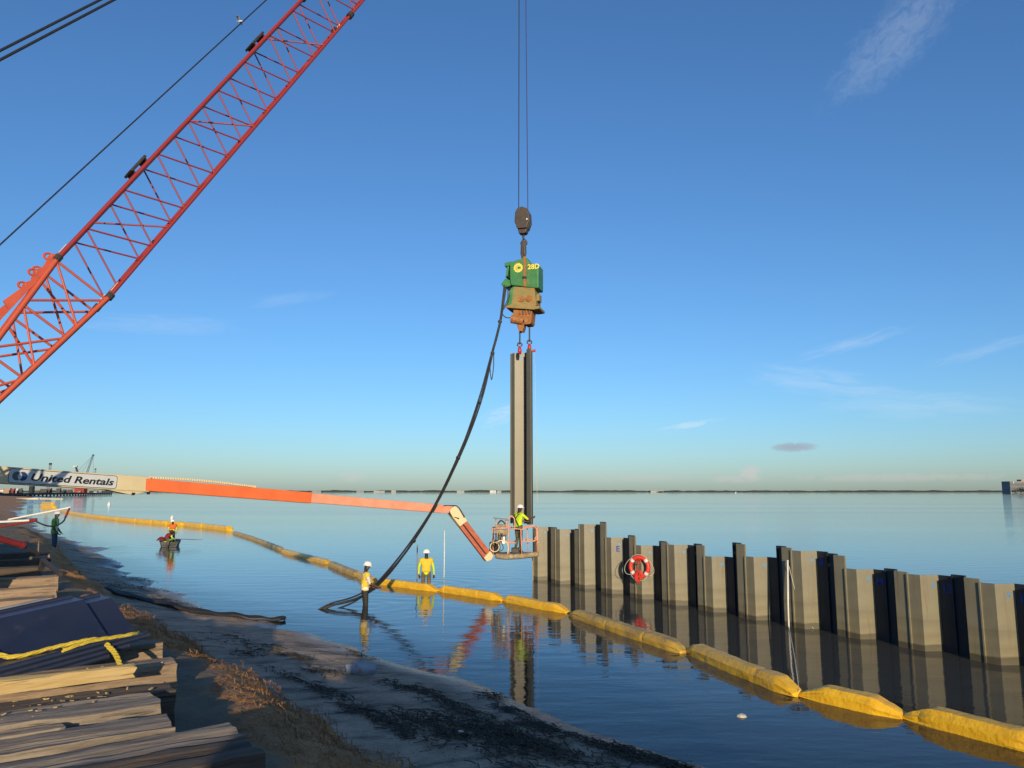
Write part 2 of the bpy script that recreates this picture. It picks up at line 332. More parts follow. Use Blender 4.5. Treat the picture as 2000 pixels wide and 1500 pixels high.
def grid_obj(name, X, Y, Z, m, attrs=None, smooth=True):
    ny, nx = X.shape; me = bpy.data.meshes.new(name); n = nx*ny
    me.vertices.add(n); me.vertices.foreach_set('co', np.stack([X, Y, Z], -1).reshape(-1))
    i = np.arange(n).reshape(ny, nx); q = np.stack([i[:-1, :-1], i[:-1, 1:], i[1:, 1:], i[1:, :-1]], -1).reshape(-1, 4); nf = len(q)
    me.loops.add(nf*4); me.loops.foreach_set('vertex_index', q.reshape(-1)); me.polygons.add(nf)
    me.polygons.foreach_set('loop_start', np.arange(nf)*4); me.polygons.foreach_set('loop_total', np.full(nf, 4)); me.update(); me.validate()
    for k, v in (attrs or {}).items():
        a = me.attributes.new(k, 'FLOAT', 'POINT'); a.data.foreach_set('value', v.reshape(-1).astype(np.float32))
    if smooth: me.polygons.foreach_set('use_smooth', np.ones(nf, bool))
    me.materials.append(MATS[m]); o = bpy.data.objects.new(name, me); col.objects.link(o); o['kind'] = 'structure'; return o

def ground_material():
    m = bpy.data.materials.new('ground'); m.use_nodes = True; t = m.node_tree; b = t.nodes['Principled BSDF']; MATS['ground'] = m
    ge = t.nodes.new('ShaderNodeNewGeometry')
    def nz(s, d=7, v=None):
        n = t.nodes.new('ShaderNodeTexNoise'); n.inputs['Scale'].default_value = s; n.inputs['Detail'].default_value = d; n.inputs['Roughness'].default_value = .65; t.links.new(v or ge.outputs['Position'], n.inputs['Vector']); return n.outputs[0]
    def at(nm):
        a = t.nodes.new('ShaderNodeAttribute'); a.attribute_name = nm; return a.outputs['Fac']
    def rng(src, a, z, c=0, d=1):
        n = t.nodes.new('ShaderNodeMapRange'); n.inputs[1].default_value = a; n.inputs[2].default_value = z; n.inputs[3].default_value = c; n.inputs[4].default_value = d; t.links.new(src, n.inputs[0]); return n.outputs[0]
    def mix(f, a, c):
        n = t.nodes.new('ShaderNodeMix'); n.data_type = 'RGBA'; t.links.new(f, n.inputs[0])
        for q, i in ((a, 6), (c, 7)):
            if isinstance(q, tuple): n.inputs[i].default_value = (*q, 1)
            else: t.links.new(q, n.inputs[i])
        return n.outputs[2]
    mp = t.nodes.new('ShaderNodeMapping'); mp.inputs['Scale'].default_value = (1, 1, 1); mp.inputs['Rotation'].default_value = (0, 0, R(52)); t.links.new(ge.outputs['Position'], mp.inputs[0])
    mp2 = t.nodes.new('ShaderNodeMapping'); mp2.inputs['Scale'].default_value = (3.2, .7, 1); t.links.new(mp.outputs[0], mp2.inputs[0])
    sand = mix(rng(nz(1.6, 10), .40, .60), (.54, .385, .255), (.36, .255, .165))
    sand = mix(rng(nz(.9, 9, mp2.outputs[0]), .50, .64), sand, (.115, .09, .06))      # thin weed film in drift lines
    sand = mix(rng(nz(30, 3), .60, .66), sand, (.08, .065, .05)); sand = mix(rng(nz(16, 4), .60, .72), sand, (.30, .25, .19))
    soil = mix(rng(nz(1.7), .35, .65), (.60, .27, .09), (.38, .17, .06)); soil = mix(rng(nz(9), .52, .66), soil, (.42, .25, .11)); soil = mix(rng(nz(22, 5), .58, .68), soil, (.10, .06, .03))
    c = mix(rng(at('bank'), .02, .16), sand, soil)
    dirt = mix(rng(nz(.7), .4, .65), (.22, .165, .10), (.12, .10, .05)); c = mix(rng(at('bank'), .97, 1.0), c, dirt)
    wet = rng(at('shore'), .15, 1.3, 1, 0); c = mix(rng(wet, 0, 1, 0, .4), c, (.13, .105, .08))
    t.links.new(c, b.inputs['Base Color']); t.links.new(rng(wet, .3, 1, .85, .22), b.inputs['Roughness'])
    bp = t.nodes.new('ShaderNodeBump'); bp.inputs['Strength'].default_value = .9; bp.inputs['Distance'].default_value = .09; t.links.new(nz(5, 12), bp.inputs['Height']); t.links.new(bp.outputs[0], b.inputs['Normal'])
ground_material()
xs = sorted(set(np.round(geo(-30, -3000, 1.2, 1.16)+steps(-30, 12, .17)+geo(12, 600, .6, 1.25), 3)))
ys = sorted(set(np.round(geo(3, -150, .8, 1.15)+steps(3, 36, .17)+geo(36, 1400, .4, 1.10), 3)))
X, Y = tensor(xs, ys); Z, dS, dC, K = height(X, Y)
grid_obj('ground', X, Y, Z, 'ground', {'bank': K, 'shore': dS})

# ------------------------------------------------------------------ water
def water_material():
    m = bpy.data.materials.new('water'); m.use_nodes = True; t = m.node_tree; N_ = t.nodes; b = N_['Principled BSDF']; MATS['water'] = m
    b.inputs['Base Color'].default_value = (.060, .060, .052, 1); b.inputs['Roughness'].default_value = .02; b.inputs['IOR'].default_value = 1.33
    ge = N_.new('ShaderNodeNewGeometry')
    def mapn(sx, sy, rz=0):
        mp = N_.new('ShaderNodeMapping'); mp.inputs['Scale'].default_value = (sx, sy, 1); mp.inputs['Rotation'].default_value = (0, 0, R(rz)); t.links.new(ge.outputs['Position'], mp.inputs[0]); return mp.outputs[0]
    def nz(v, s, d, rough=.5):
        n = N_.new('ShaderNodeTexNoise'); n.inputs['Scale'].default_value = s; n.inputs['Detail'].default_value = d; n.inputs['Roughness'].default_value = rough; t.links.new(v, n.inputs['Vector']); return n.outputs[0]
    def mth(op, a, c=None):
        n = N_.new('ShaderNodeMath'); n.operation = op
        for i, v in enumerate((a, c)):
            if v is None: continue
            if isinstance(v, (int, float)): n.inputs[i].default_value = v
            else: t.links.new(v, n.inputs[i])
        return n.outputs[0]
    def rng(src, a, z, c=0, d=1):
        n = N_.new('ShaderNodeMapRange'); n.inputs[1].default_value = a; n.inputs[2].default_value = z; n.inputs[3].default_value = c; n.inputs[4].default_value = d; t.links.new(src, n.inputs[0]); return n.outputs[0]
    sp = N_.new('ShaderNodeSeparateXYZ'); t.links.new(ge.outputs['Position'], sp.inputs[0])
    # long soft ripples + fine ripples; wind lanes farther out
    lanes = rng(nz(mapn(.004, .03, 4), 1, 4), .42, .60)
    far = rng(sp.outputs[1], 35, 160)
    lane_amt = mth('ADD', mth('ADD', .2, mth('MULTIPLY', far, .7)), mth('MULTIPLY', mth('MULTIPLY', lanes, far), 2.2))
    h = mth('ADD', mth('MULTIPLY', nz(mapn(.55, 1.7, 6), 1, 3), .050), mth('MULTIPLY', nz(mapn(2.2, 5.5, -4), 1, 3), .012))
    h = mth('ADD', h, mth('MULTIPLY', mth('MULTIPLY', nz(mapn(1.4, 3.2, 10), 1, 5, .6), lane_amt), .05))
    for (rx, ry, ra, rk) in ((-4.45, 23.9, .010, 9.0), (-3.2, 29.2, .022, 8.0), (-21.8, 49.6, .03, 4.0)):      # rings spreading from the waders and the skiff
        dd_ = N_.new('ShaderNodeVectorMath'); dd_.operation = 'DISTANCE'; t.links.new(ge.outputs['Position'], dd_.inputs[0]); dd_.inputs[1].default_value = (rx, ry, 0)
        h = mth('ADD', h, mth('MULTIPLY', mth('MULTIPLY', mth('SINE', mth('MULTIPLY', dd_.outputs['Value'], rk)), mth('EXPONENT', mth('MULTIPLY', dd_.outputs['Value'], -.55 if rk > 5 else -.3))), ra))
    bp = N_.new('ShaderNodeBump'); bp.inputs['Strength'].default_value = .21; bp.inputs['Distance'].default_value = 1.0; t.links.new(h, bp.inputs['Height']); t.links.new(bp.outputs[0], b.inputs['Normal'])
    # floating scum flecks
    fl = rng(nz(mapn(2.0, 4.0, 20), 2.2, 9, .75), .70, .74)
    area = rng(nz(mapn(.12, .2), 1, 2), .45, .6)
    mxc = N_.new('ShaderNodeMix'); mxc.data_type = 'RGBA'; mxc.inputs[6].default_value = (.060, .060, .052, 1); mxc.inputs[7].default_value = (.07, .06, .045, 1); fa = mth('MULTIPLY', fl, area); t.links.new(fa, mxc.inputs[0]); t.links.new(mxc.outputs[2], b.inputs['Base Color'])
    t.links.new(rng(fa, 0, 1, .02, .5), b.inputs['Roughness'])
    # shallow margin: the bottom shows through, murkier with depth
    at = N_.new('ShaderNodeAttribute'); at.attribute_name = 'depth'
    clear = rng(at.outputs['Fac'], .0, .40, .95, 0)
    gl = N_.new('ShaderNodeBsdfGlossy'); gl.inputs['Roughness'].default_value = .02; t.links.new(bp.outputs[0], gl.inputs['Normal'])
    tr = N_.new('ShaderNodeBsdfTransparent'); tr.inputs[0].default_value = (.88, .85, .76, 1)
    fr = N_.new('ShaderNodeFresnel'); fr.inputs[0].default_value = 1.33; t.links.new(bp.outputs[0], fr.inputs['Normal'])
    m1 = N_.new('ShaderNodeMixShader'); t.links.new(fr.outputs[0], m1.inputs[0]); t.links.new(tr.outputs[0], m1.inputs[1]); t.links.new(gl.outputs[0], m1.inputs[2])
    m2 = N_.new('ShaderNodeMixShader'); t.links.new(clear, m2.inputs[0]); t.links.new(b.outputs[0], m2.inputs[1]); t.links.new(m1.outputs[0], m2.inputs[2])
    t.links.new(m2.outputs[0], N_['Material Output'].inputs[0])
water_material()
xs = sorted(set(np.round(geo(-30, -9000, 1.2, 1.2)+steps(-30, 13, .4)+geo(13, 9000, .8, 1.25), 3)))
ys = sorted(set(np.round(steps(-20, 4, 2)+steps(4, 40, .4)+geo(40, 12000, .8, 1.12), 3)))
X, Y = tensor(xs, ys); Zt, dS, dC, K = height(X, Y)
grid_obj('water', X, Y, np.zeros_like(X), 'water', {'depth': np.maximum(-Zt, 0)})
def gz(x, y): return float(height(np.array([x]), np.array([y]))[0][0])

# ------------------------------------------------------------------ sheet pile wall
D = Vector((.787, -1.342, 0)).normalized(); NQ = Vector((D.y, -D.x, 0))   # along the wall / towards the viewer's side
PER = 1.556
def wp(i, s, q, z):
    a = Vector((1.79, 29.21, 0))+D*(PER*(i-2)); p = a+D*s+NQ*q; p.z = z; return p
TH = .016
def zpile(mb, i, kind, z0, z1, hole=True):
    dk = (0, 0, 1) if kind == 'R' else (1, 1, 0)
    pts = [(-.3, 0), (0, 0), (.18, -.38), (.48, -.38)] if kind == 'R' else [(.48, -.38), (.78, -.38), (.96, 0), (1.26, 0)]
    # offset polyline for thickness
    def off(pts, d):
        r = []
        for j, p in enumerate(pts):
            p = Vector(p); n = Vector((0, 0))
            for a, b in ((j-1, j), (j, j+1)):
                if 0 <= a and b < len(pts):
                    e = Vector(pts[b])-Vector(pts[a]); n += Vector((e.y, -e.x)).normalized()
            n.normalize(); r.append(p+n*d*1.1)
        return r
    A, B = off(pts, -TH/2), off(pts, TH/2)
    hz = z1-.22; hw = .045
    for j in range(3):
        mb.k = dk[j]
        if j == 1 and hole:
            # web with a round lifting hole
            def pt(side, f, z):
                p = side[1].lerp(side[2], f); return wp(i, p.x, p.y, z)
            fc = .68 if kind == 'R' else .4; wl = .42
            for side in (A, B):
                n = 8; circ = [pt(side, fc+hw/wl*math.cos(2*math.pi*q/n), hz+hw*math.sin(2*math.pi*q/n)) for q in range(n)]
                sq = []
                for q in range(n):
                    c, s = math.cos(2*math.pi*q/n), math.sin(2*math.pi*q/n); m = max(abs(c), abs(s)); sq.append(pt(side, fc+.12/wl*c/m, hz+.12*s/m))
                mb.add(circ+sq, [(q, (q+1) % n, n+(q+1) % n, n+q) for q in range(n)])
                f0, f1 = fc-.12/wl, fc+.12/wl
                for (a, b, za, zb) in ((0, f0, z0, z1), (f1, 1, z0, z1), (f0, f1, z0, hz-.12), (f0, f1, hz+.12, z1)):
                    mb.add([pt(side, a, za), pt(side, b, za), pt(side, b, zb), pt(side, a, zb)], [(0, 1, 2, 3)])
        else:
            for side in (A, B):
                mb.add([wp(i, *side[j], z0), wp(i, *side[j+1], z0), wp(i, *side[j+1], z1), wp(i, *side[j], z1)], [(0, 1, 2, 3)])
        mb.add([wp(i, *A[j], z1), wp(i, *A[j+1], z1), wp(i, *B[j+1], z1), wp(i, *B[j], z1)], [(0, 1, 2, 3)])
        mb.add([wp(i, *A[j], z0), wp(i, *A[j+1], z0), wp(i, *B[j+1], z0), wp(i, *B[j], z0)], [(0, 1, 2, 3)])
    # interlocks: hooked lips at both ends
    sg = 1 if kind == 'R' else -1
    for (s, q), e in ((pts[0], 1), (pts[-1], -1)):
        qq = .022 if (q == 0) == (kind == 'R') else -.022
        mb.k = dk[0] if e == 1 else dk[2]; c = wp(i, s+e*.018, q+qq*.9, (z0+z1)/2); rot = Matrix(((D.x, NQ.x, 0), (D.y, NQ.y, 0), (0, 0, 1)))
        mb.box(c, (.03, .05, z1-z0-.004), rot)
RT = [2.03, 2.0, 2.24, 1.85, 1.68, 1.79, 1.55, 1.65, 1.91, 1.59, 1.60, 1.57, 1.55]
LT = [None, 2.03, 2.03, 2.34, 1.95, 1.84, 1.85, 1.97, 1.97, 1.88, 1.64, 1.64, 1.6]
marks = {4: ('R', 'E'), 9: ('B', '8'), 10: ('B', 'M'), 11: ('B', '13'), 12: ('B', '14')}
rlab = {1: 'khaki steel sheet pile at the free end of the wall, beside the work basket', 2: 'khaki sheet pile second from the wall end by the work basket', 3: 'tallest khaki sheet pile section with a lifting hole near the wall end', 4: 'khaki sheet pile with pale blue chalk letter beside the lifebuoy',
        5: 'khaki sheet pile carrying the orange lifebuoy', 6: 'khaki sheet pile just past the lifebuoy, towards the near end', 7: 'low khaki sheet pile with rusty spot, two along from the lifebuoy', 8: 'khaki sheet pile before the white pole on the wall', 9: 'khaki sheet pile behind the white pole, numbered 8 in blue',
        10: 'khaki sheet pile with blue letter M painted on its shaded side', 11: 'khaki sheet pile with blue 13 painted on its shaded side', 12: 'khaki sheet pile next after the one painted 13', 13: 'khaki sheet pile at the near end of the wall'}
for i in range(1, 14):
    for kind in 'RL':
        if kind == 'R': zt = RT[i-1]; ii = i
        else:
            if i < 2: continue
            zt = LT[i-1]; ii = i-1
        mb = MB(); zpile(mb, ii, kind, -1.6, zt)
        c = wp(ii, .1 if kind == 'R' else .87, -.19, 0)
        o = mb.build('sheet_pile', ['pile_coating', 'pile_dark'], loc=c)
        if kind == 'R': tag(o, rlab[i], 'sheet pile', 'driven sheet piles of the wall')
        else: tag(o, 'narrow return sheet pile interlocked '+('before the ' if i < 13 else 'at the ')+{2: 'second pile from the basket', 3: 'tallest section', 4: 'pile with chalk letter', 5: 'lifebuoy pile', 6: 'pile just past the lifebuoy', 7: 'low rust-spotted pile', 8: 'pile preceding the white pole', 9: 'pile behind the white pole', 10: 'pile marked M', 11: 'pile marked 13', 12: 'pile after the one marked 13', 13: 'near end of the wall'}[i], 'sheet pile', 'driven sheet piles of the wall')
        if kind == 'R' and i in marks:
            w, s = marks[i]
            if w == 'R': p = wp(i, .075, -.155, zt-.46); M_ = frame(p+NQ*.02, (wp(i, .18, -.38, 0)-wp(i, 0, 0, 0)).normalized(), Vector((0, 0, 1)), NQ)
            else: M_ = frame(wp(i, .24, -.38+.012, zt-.36), D, Vector((0, 0, 1)), NQ)
            text_part('painted_mark', s, .26, M_, 'print_blue', o, bold=.006, extrude=.001)
# the pile pair hanging from the hammer, its foot at the wall top
hang = MB(); ztop = P(1015, 685, 31.4).z; zbot = 2.10
zpile(hang, 0, 'R', zbot, ztop); zpile(hang, 0, 'L', zbot, ztop)
hc = wp(0, .48, -.19, zbot); SH = Vector((-.10, 0, 0)); hang.v = [tuple(Vector(p)+SH) for p in hang.v]
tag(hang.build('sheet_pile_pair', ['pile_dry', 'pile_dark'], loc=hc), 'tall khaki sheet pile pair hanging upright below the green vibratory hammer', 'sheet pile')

# ------------------------------------------------------------------ lifebuoy
lc = wp(5, .05, .13, 1.02)
lb = thing('lifebuoy', lc, 'orange-red lifebuoy with white bands and looped grab line hung on the sheet pile wall', 'lifebuoy')
_r = Matrix.Rotation(R(28), 3, 'Z'); Mf = frame(lc, _r @ D, _r @ NQ, Vector((0, 0, 1)))
def tor(a, R0=.30): return Mf @ Vector((R0*math.cos(a), 0, R0*math.sin(a)))
mb = MB(); n = 40; mb.path([tor(2*math.pi*i/n) for i in range(n)], .068, 12, closed=True); mb.build('ring', 'ring_red', lb, smooth=True)
for a0 in (40, 140, 220, 320):
    mb = MB(); mb.path([tor(R(a0-9+18*j/4)) for j in range(5)], .0705, 12); mb.build('band', 'ring_white', lb, smooth=True)
mb = MB()
for j in range(4):
    a0, a1 = R((40, 140, 220, 320)[j]), R((140, 220, 320, 400)[j]); sag = (.03, .12, .03, .12)[j]
    mb.path([Mf @ Vector(((.38+sag*math.sin(math.pi*k/10))*math.cos(a0+(a1-a0)*k/10), .03, (.38+sag*math.sin(math.pi*k/10))*math.sin(a0+(a1-a0)*k/10)-sag*.8*math.sin(math.pi*k/10))) for k in range(11)], .009, 5)
mb.build('grab_line', 'rope_white', lb, smooth=True)
mb = MB(); rr = random.Random(3)
for j in range(7):
    w_, h_ = rr.uniform(.06, .13), rr.uniform(.08, .2); ph = rr.uniform(-.4, .4)
    mb.path([Mf @ Vector((w_*math.sin(2*math.pi*k/14+ph)+rr.uniform(-.02, .02), .07+.015*j*.5, -.28+h_*math.cos(2*math.pi*k/14))) for k in range(14)], .011, 5, closed=True)
mb.path([Mf @ Vector((.0, .06, .20)), Mf @ Vector((-.02, .07, .0)), Mf @ Vector((-.06, .075, -.14)), Mf @ Vector((0, .08, -.3)), Mf @ Vector((.03, .07, -.52))], .011, 5)
mb.path([Mf @ Vector((.07*math.cos(2*math.pi*k/12), .05, .17+.06*math.sin(2*math.pi*k/12))) for k in range(12)], .012, 5, closed=True)
mb.build('rope_coil', 'ring_red', lb, smooth=True)
mb = MB(); mb.tube(Mf @ Vector((0, -.12, .24)), Mf @ Vector((0, .08, .24)), .012); mb.build('hook', 'dark_steel', lb)

# ------------------------------------------------------------------ vibratory hammer and hook block
HY = 31.3
hp = lambda px, py, dy=0.0: P(px, py, HY+dy)
base = hp(1024, 645)
ham = thing('vibratory_hammer', base, 'green vibratory pile hammer caked with rusty mud, hanging from a hook block', 'pile hammer')
sc_h = HY*1.02/FPX                     # metres to a photo pixel at that distance
def hq(px, py):                        # local x,z of the hammer (flat front faces turned slightly)
    p = hp(px, py); return p
yaw = Matrix.Rotation(R(-16), 4, 'Z')
def hframe(c): return Matrix.Translation(c) @ yaw
def hpoly(mb, pts, y0, y1, cpx=1024):
    c = hp(cpx, 580); M0 = hframe(c); cs = 1/math.cos(R(16))
    mb.M = M0; mb.prism([((hp(x, y).x-c.x)*cs, hp(x, y).z-c.z) for x, y in pts], y0, y1); mb.M = Matrix.Identity(4)
mb = MB(); hpoly(mb, [(1001, 517), (1012, 513), (1022, 511), (1026, 508), (1030, 507), (1034, 510), (1037, 516), (1042, 521), (1056, 524), (1056, 569), (1050, 569.5), (1003, 560), (1001, 545)], -.42, .42)
mb.build('suppressor_housing', 'hammer_green', ham, bevel=.03)
mb = MB(); hpoly(mb, [(990, 515), (1004, 513), (1004, 521), (990, 522)], -.35, .35); hpoly(mb, [(994, 521), (998, 521), (995, 540), (991, 543)], -.3, .3); hpoly(mb, [(982, 556), (990, 545), (1001, 549), (1001, 560), (990, 562)], -.3, .3)
mb.build('hose_bracket', 'hammer_green', ham, bevel=.015)
mb = MB(); hpoly(mb, [(1028, 507), (1033, 509), (1033, 566), (1028, 565)], -.46, -.40); mb.build('center_rib', 'rust', ham)
mb = MB(); hpoly(mb, [(1026, 545), (1034, 546.5), (1034, 551), (1026, 549.5)], -.475, -.455); mb.build('rib_slot', 'print_black', ham)
mb = MB(); hpoly(mb, [(1009, 563), (1048, 569), (1052, 602), (1048, 604), (1000, 598), (998, 590)], -.40, .40); mb.build('gear_case', 'hammer_dirty', ham, bevel=.02)
mb = MB(); hpoly(mb, [(1003, 566), (1009, 563), (1005, 598), (995, 601), (996, 585)], -.42, .3); mb.build('side_cover', 'hammer_green', ham, bevel=.015)
for cx in (1024, 1038):
    mb = MB(); c = hp(1024, 580); mb.M = hframe(c); q = hp(cx, 588.5); xx = (q.x-c.x)/math.cos(R(16)); zz = q.z-c.z
    mb.tube((xx, -.455, zz), (xx, -.39, zz), .125, n=18); mb.tube((xx, -.475, zz), (xx, -.45, zz), .06, n=12); mb.build('bearing_cover', 'rust', ham)
mb = MB(); hpoly(mb, [(1050, 580), (1056, 579), (1056, 592), (1050, 594)], -.28, .15); mb.build('motor', 'hammer_dirty', ham, bevel=.02)
mb = MB(); hpoly(mb, [(994, 601), (1004, 598), (1050, 604), (1059, 606), (1058, 610), (1047, 611), (1000, 604.5), (994, 604)], -.48, .48); mb.build('base_plate', 'hammer_dirty', ham, bevel=.01)
mb = MB(); hpoly(mb, [(1006, 606), (1043, 611), (1041, 634), (1038, 637), (1027, 637), (1026, 622), (1007, 622)], -.32, .30); mb.build('clamp_head', 'rust', ham, bevel=.03)
c = hp(1024, 580); M0 = hframe(c)
def hl(px, py): q = hp(px, py); return (q.x-c.x)/math.cos(R(16)), q.z-c.z
for j, bx in enumerate((1020, 1026, 1032, 1038)):
    mb = MB(); mb.M = M0; x_, z_ = hl(bx, 613); mb.tube((x_, -.35, z_+.06), (x_, -.35, z_-.10), .035, n=8); mb.build('clamp_bolt', 'dark_steel' if j % 2 else 'rust', ham)
mb = MB(); mb.M = M0; x0, z0 = hl(1003, 624); x1, z1 = hl(1025, 630); mb.tube((x0, -.3, z0), (x1, -.22, z1), .19, .17, n=14); mb.tube((x0-.03, -.31, z0+.01), (x0+.03, -.3, z0), .13, n=12); mb.build('clamp_cylinder', 'rust', ham, bevel=.01)
mb = MB(); hpoly(mb, [(1012, 632), (1027, 634), (1026, 642), (1023, 650), (1020, 648), (1017, 650), (1014, 642)], -.26, .1); mb.build('jaw', 'rust', ham, bevel=.012)
# printed emblem and number on the housing
Mp = M0 @ Matrix.Translation((0, -.428, 0)) @ Matrix.Rotation(R(90), 4, 'X')
x_, z_ = hl(1017.5, 528)
mb = MB(); mb.M = M0; n = 24; pts = []
for k in range(48):
    rr_ = .205 if (k//2) % 2 else .18; a = 2*math.pi*k/48; pts.append((x_+rr_*math.cos(a), z_+rr_*math.sin(a)))
for k in range(48):
    a, b_ = pts[k], pts[(k+1) % 48]; i0 = (x_+(a[0]-x_)*.58, z_+(a[1]-z_)*.58); i1 = (x_+(b_[0]-x_)*.58, z_+(b_[1]-z_)*.58)
    mb.add([(a[0], -.424, a[1]), (b_[0], -.424, b_[1]), (i1[0], -.424, i1[1]), (i0[0], -.424, i0[1])], [(0, 1, 2, 3)])
mb.build('gear_emblem', 'yellow_print', ham)
text_part('emblem_letter', 'C', .26, M0 @ Matrix.Translation((x_-.09, -.426, z_-.09)) @ Matrix.Rotation(R(90), 4, 'X'), 'yellow_print', ham, bold=.008)
xt, zt_ = hl(1035.5, 530)
text_part('model_number', '28D', .29, M0 @ Matrix.Translation((xt, -.426, zt_-.05)) @ Matrix.Rotation(R(90), 4, 'X'), 'yellow_print', ham, bold=.008)

blk = thing('hook_block', hp(1022, 458), 'black crane hook block on two wire falls above the green hammer', 'hook block')
mb = MB(); hpoly(mb, [(1009, 417), (1014, 409), (1022, 406), (1031, 410), (1035, 418), (1036, 436), (1032, 448), (1027, 452), (1015, 451), (1010, 444), (1007.5, 432)], -.10, .10); mb.build('sheave', 'dark_steel', blk, bevel=.01)
for y0, y1 in ((-.27, -.14), (.14, .27)):
    mb = MB(); hpoly(mb, [(1009, 418), (1013, 410), (1022, 407), (1031, 411), (1035, 418), (1036, 436), (1031, 449), (1014, 449), (1008, 436)], y0, y1); mb.build('cheek_plate', 'block_black', blk, bevel=.02)
mb = MB(); hpoly(mb, [(1013, 448), (1031, 449), (1029, 456), (1025, 458), (1015, 457)], -.17, .17); mb.build('swivel', 'block_black', blk, bevel=.02)
mb = MB(); mb.M = M0; x_, z_ = hl(1032.5, 433); mb.tube((x_, -.29, z_), (x_, -.27, z_), .035, n=10); mb.build('reflector', 'white_paint', blk)
hk0, hk1 = hp(1022, 457), hp(1022.5, 470)
mb = MB(); mb.tube(hk0, hk1, .05, .04); k0 = hp(1022.5, 474)
mb.path([k0+Vector((.12*math.sin(a), 0, .12*math.cos(a))) for a in [R(q) for q in range(0, 300, 25)]], [.05]*6+[.045, .04, .035, .03, .025, .02], 8); mb.build('hook', 'dark_steel', blk, smooth=True)
tag((lambda m: m.build('lifting_sling', 'block_black', loc=hp(1022, 512)))(MB().path([hp(1020, 472), hp(1019, 495), hp(1021, 513), hp(1026, 495), hp(1024.5, 472)], .055, 8, closed=True).path([hp(1021, 470), hp(1020.5, 495), hp(1022, 515), hp(1025, 498), hp(1023.5, 470)], .05, 8, closed=True)), 'dark looped lifting sling between hook block and hammer', 'sling')
TIP = Vector((.45, 31.9, 34.5))
for px, m_, lab in ((1013, 'wire', 'black hoist wire fall running up from the hook block'), (1031, 'blue_wire', 'bluish hoist wire fall running up from the hook block')):
    q = hp(px, 418); mb = MB(); mb.tube(q, (TIP.x+(px-1022)*.012, TIP.y-.4, TIP.z), .020, n=6)
    tag(mb.build('hoist_wire', m_, loc=q), lab, 'cable', 'hoist wires of the crane')
for px, tx, ty, lab in ((1015.5, 1015, 673, 'thin wire sling from hammer jaw to the left red shackle'), (1034, 1034, 668, 'thin wire sling from hammer clamp to the right red shackle')):
    mb = MB(); mb.path([hp(px-.8, 636), hp(tx-.8, ty)], .017, 5); mb.path([hp(px+.8, 636), hp(tx+.8, ty)], .017, 5); tag(mb.build('wire_sling', 'wire', loc=hp(tx, ty)), lab, 'sling', 'wire slings holding the pile')
for px, py, lab in ((1015, 673, 'red shackle on the left flange top of the hanging pile'), (1034, 668, 'red shackle on the right flange top of the hanging pile')):
    q = hp(px, py); s_ = thing('shackle', q, lab, 'shackle', 'shackles on the hanging pile')
    mb = MB(); mb.path([q+Vector((.09*math.sin(a), -.05, .09*math.cos(a)-.02)) for a in [R(t_) for t_ in range(-130, 131, 20)]], .028, 8); mb.build('bow', 'dark_steel', s_, smooth=True)
    mb = MB(); mb.path([q+Vector((0, -.05, -.08)), q+Vector((.0, -.06, -.25)), q+Vector((0, -.05, -.42))], [.05, .085, .06], 10); mb.build('body', 'shackle_red', s_, smooth=True)
q = hp(1041.5, 685); mb = MB(); mb.tube(q+Vector((-.1, 0, 0)), q+Vector((.1, 0, 0)), .05, n=10); mb.tube(q+Vector((.06, 0, -.05)), q+Vector((.06, 0, .06)), .04); tag(mb.build('shackle_pin', 'shackle_red', loc=q), 'red pin clamp on the side of the hanging pile top', 'clamp')
mb = MB(); mb.path([q+Vector((.05, 0, -.05)), q+Vector((.06, 0, -.35)), q+Vector((.02, 0, -.42)), q+Vector((.07, 0, -.6)), q+Vector((.10, -.1, -3)), q+Vector((.13, -.2, -6.2))], .007, 5); tag(mb.build('release_line', 'rope_white', loc=q), 'thin release line hanging down beside the lifted pile', 'rope')

# ------------------------------------------------------------------ hose bundle from hammer to the water
def cat(pts, n=8):
    pts = [Vector(p) for p in pts]; r = []
    for i in range(len(pts)-1):
        a, b, c_, d = pts[max(i-1, 0)], pts[i], pts[i+1], pts[min(i+2, len(pts)-1)]
        for k in range(n):
            t = k/n; r.append(.5*((2*b)+(c_-a)*t+(2*a-5*b+4*c_-d)*t*t+(3*b-a-3*c_+d)*t**3))
    return r+[pts[-1]]
hpts = [P(986, 560, 31.2), P(978, 620, 31), P(962, 690, 30.6), P(940, 775, 30), P(905, 870, 29), P(860, 968, 27.6), P(800, 1067, 26), P(742, 1136, 24.6), P(695, 1170, 23.7), P(640, 1190, 23.2), P(600, 1200, 23)]
hpts[-2].z = .02; hpts[-1].z = -.3
root = thing('hose_bundle', hpts[-2], 'bundle of black hydraulic hoses curving from the hammer down into the water', 'hoses')
for j, (ox, oz) in enumerate(((-.038, 0), (.036, .015), (0, .05), (.0, -.045))):
    pp = cat(hpts, 8); rr = random.Random(j); w_ = [rr.uniform(-.03, .03) for _ in range(20)]
    q = []
    for i, p in enumerate(pp):
        t = i/(len(pp)-1); spread = 1+2.2*max(0, t-.78)/.22*(1 if j != 1 else -.6)
        q.append(p+Vector((ox*spread+.03*math.sin(t*17+j*2), .03*math.cos(t*13+j), oz*spread+.02*math.sin(t*23+j))))
    mb = MB(); mb.path(q, .031 if j < 2 else .024, 6); mb.build('hose', 'black_rubber', root, smooth=True)
for t in (9, 16, 25, 34, 47, 58):
    p = cat(hpts, 8)[t]; d_ = (cat(hpts, 8)[t+1]-p).normalized(); mb = MB(); mb.tube(p-d_*.035, p+d_*.035, .082, n=10); mb.build('strap', 'dark_steel', root)
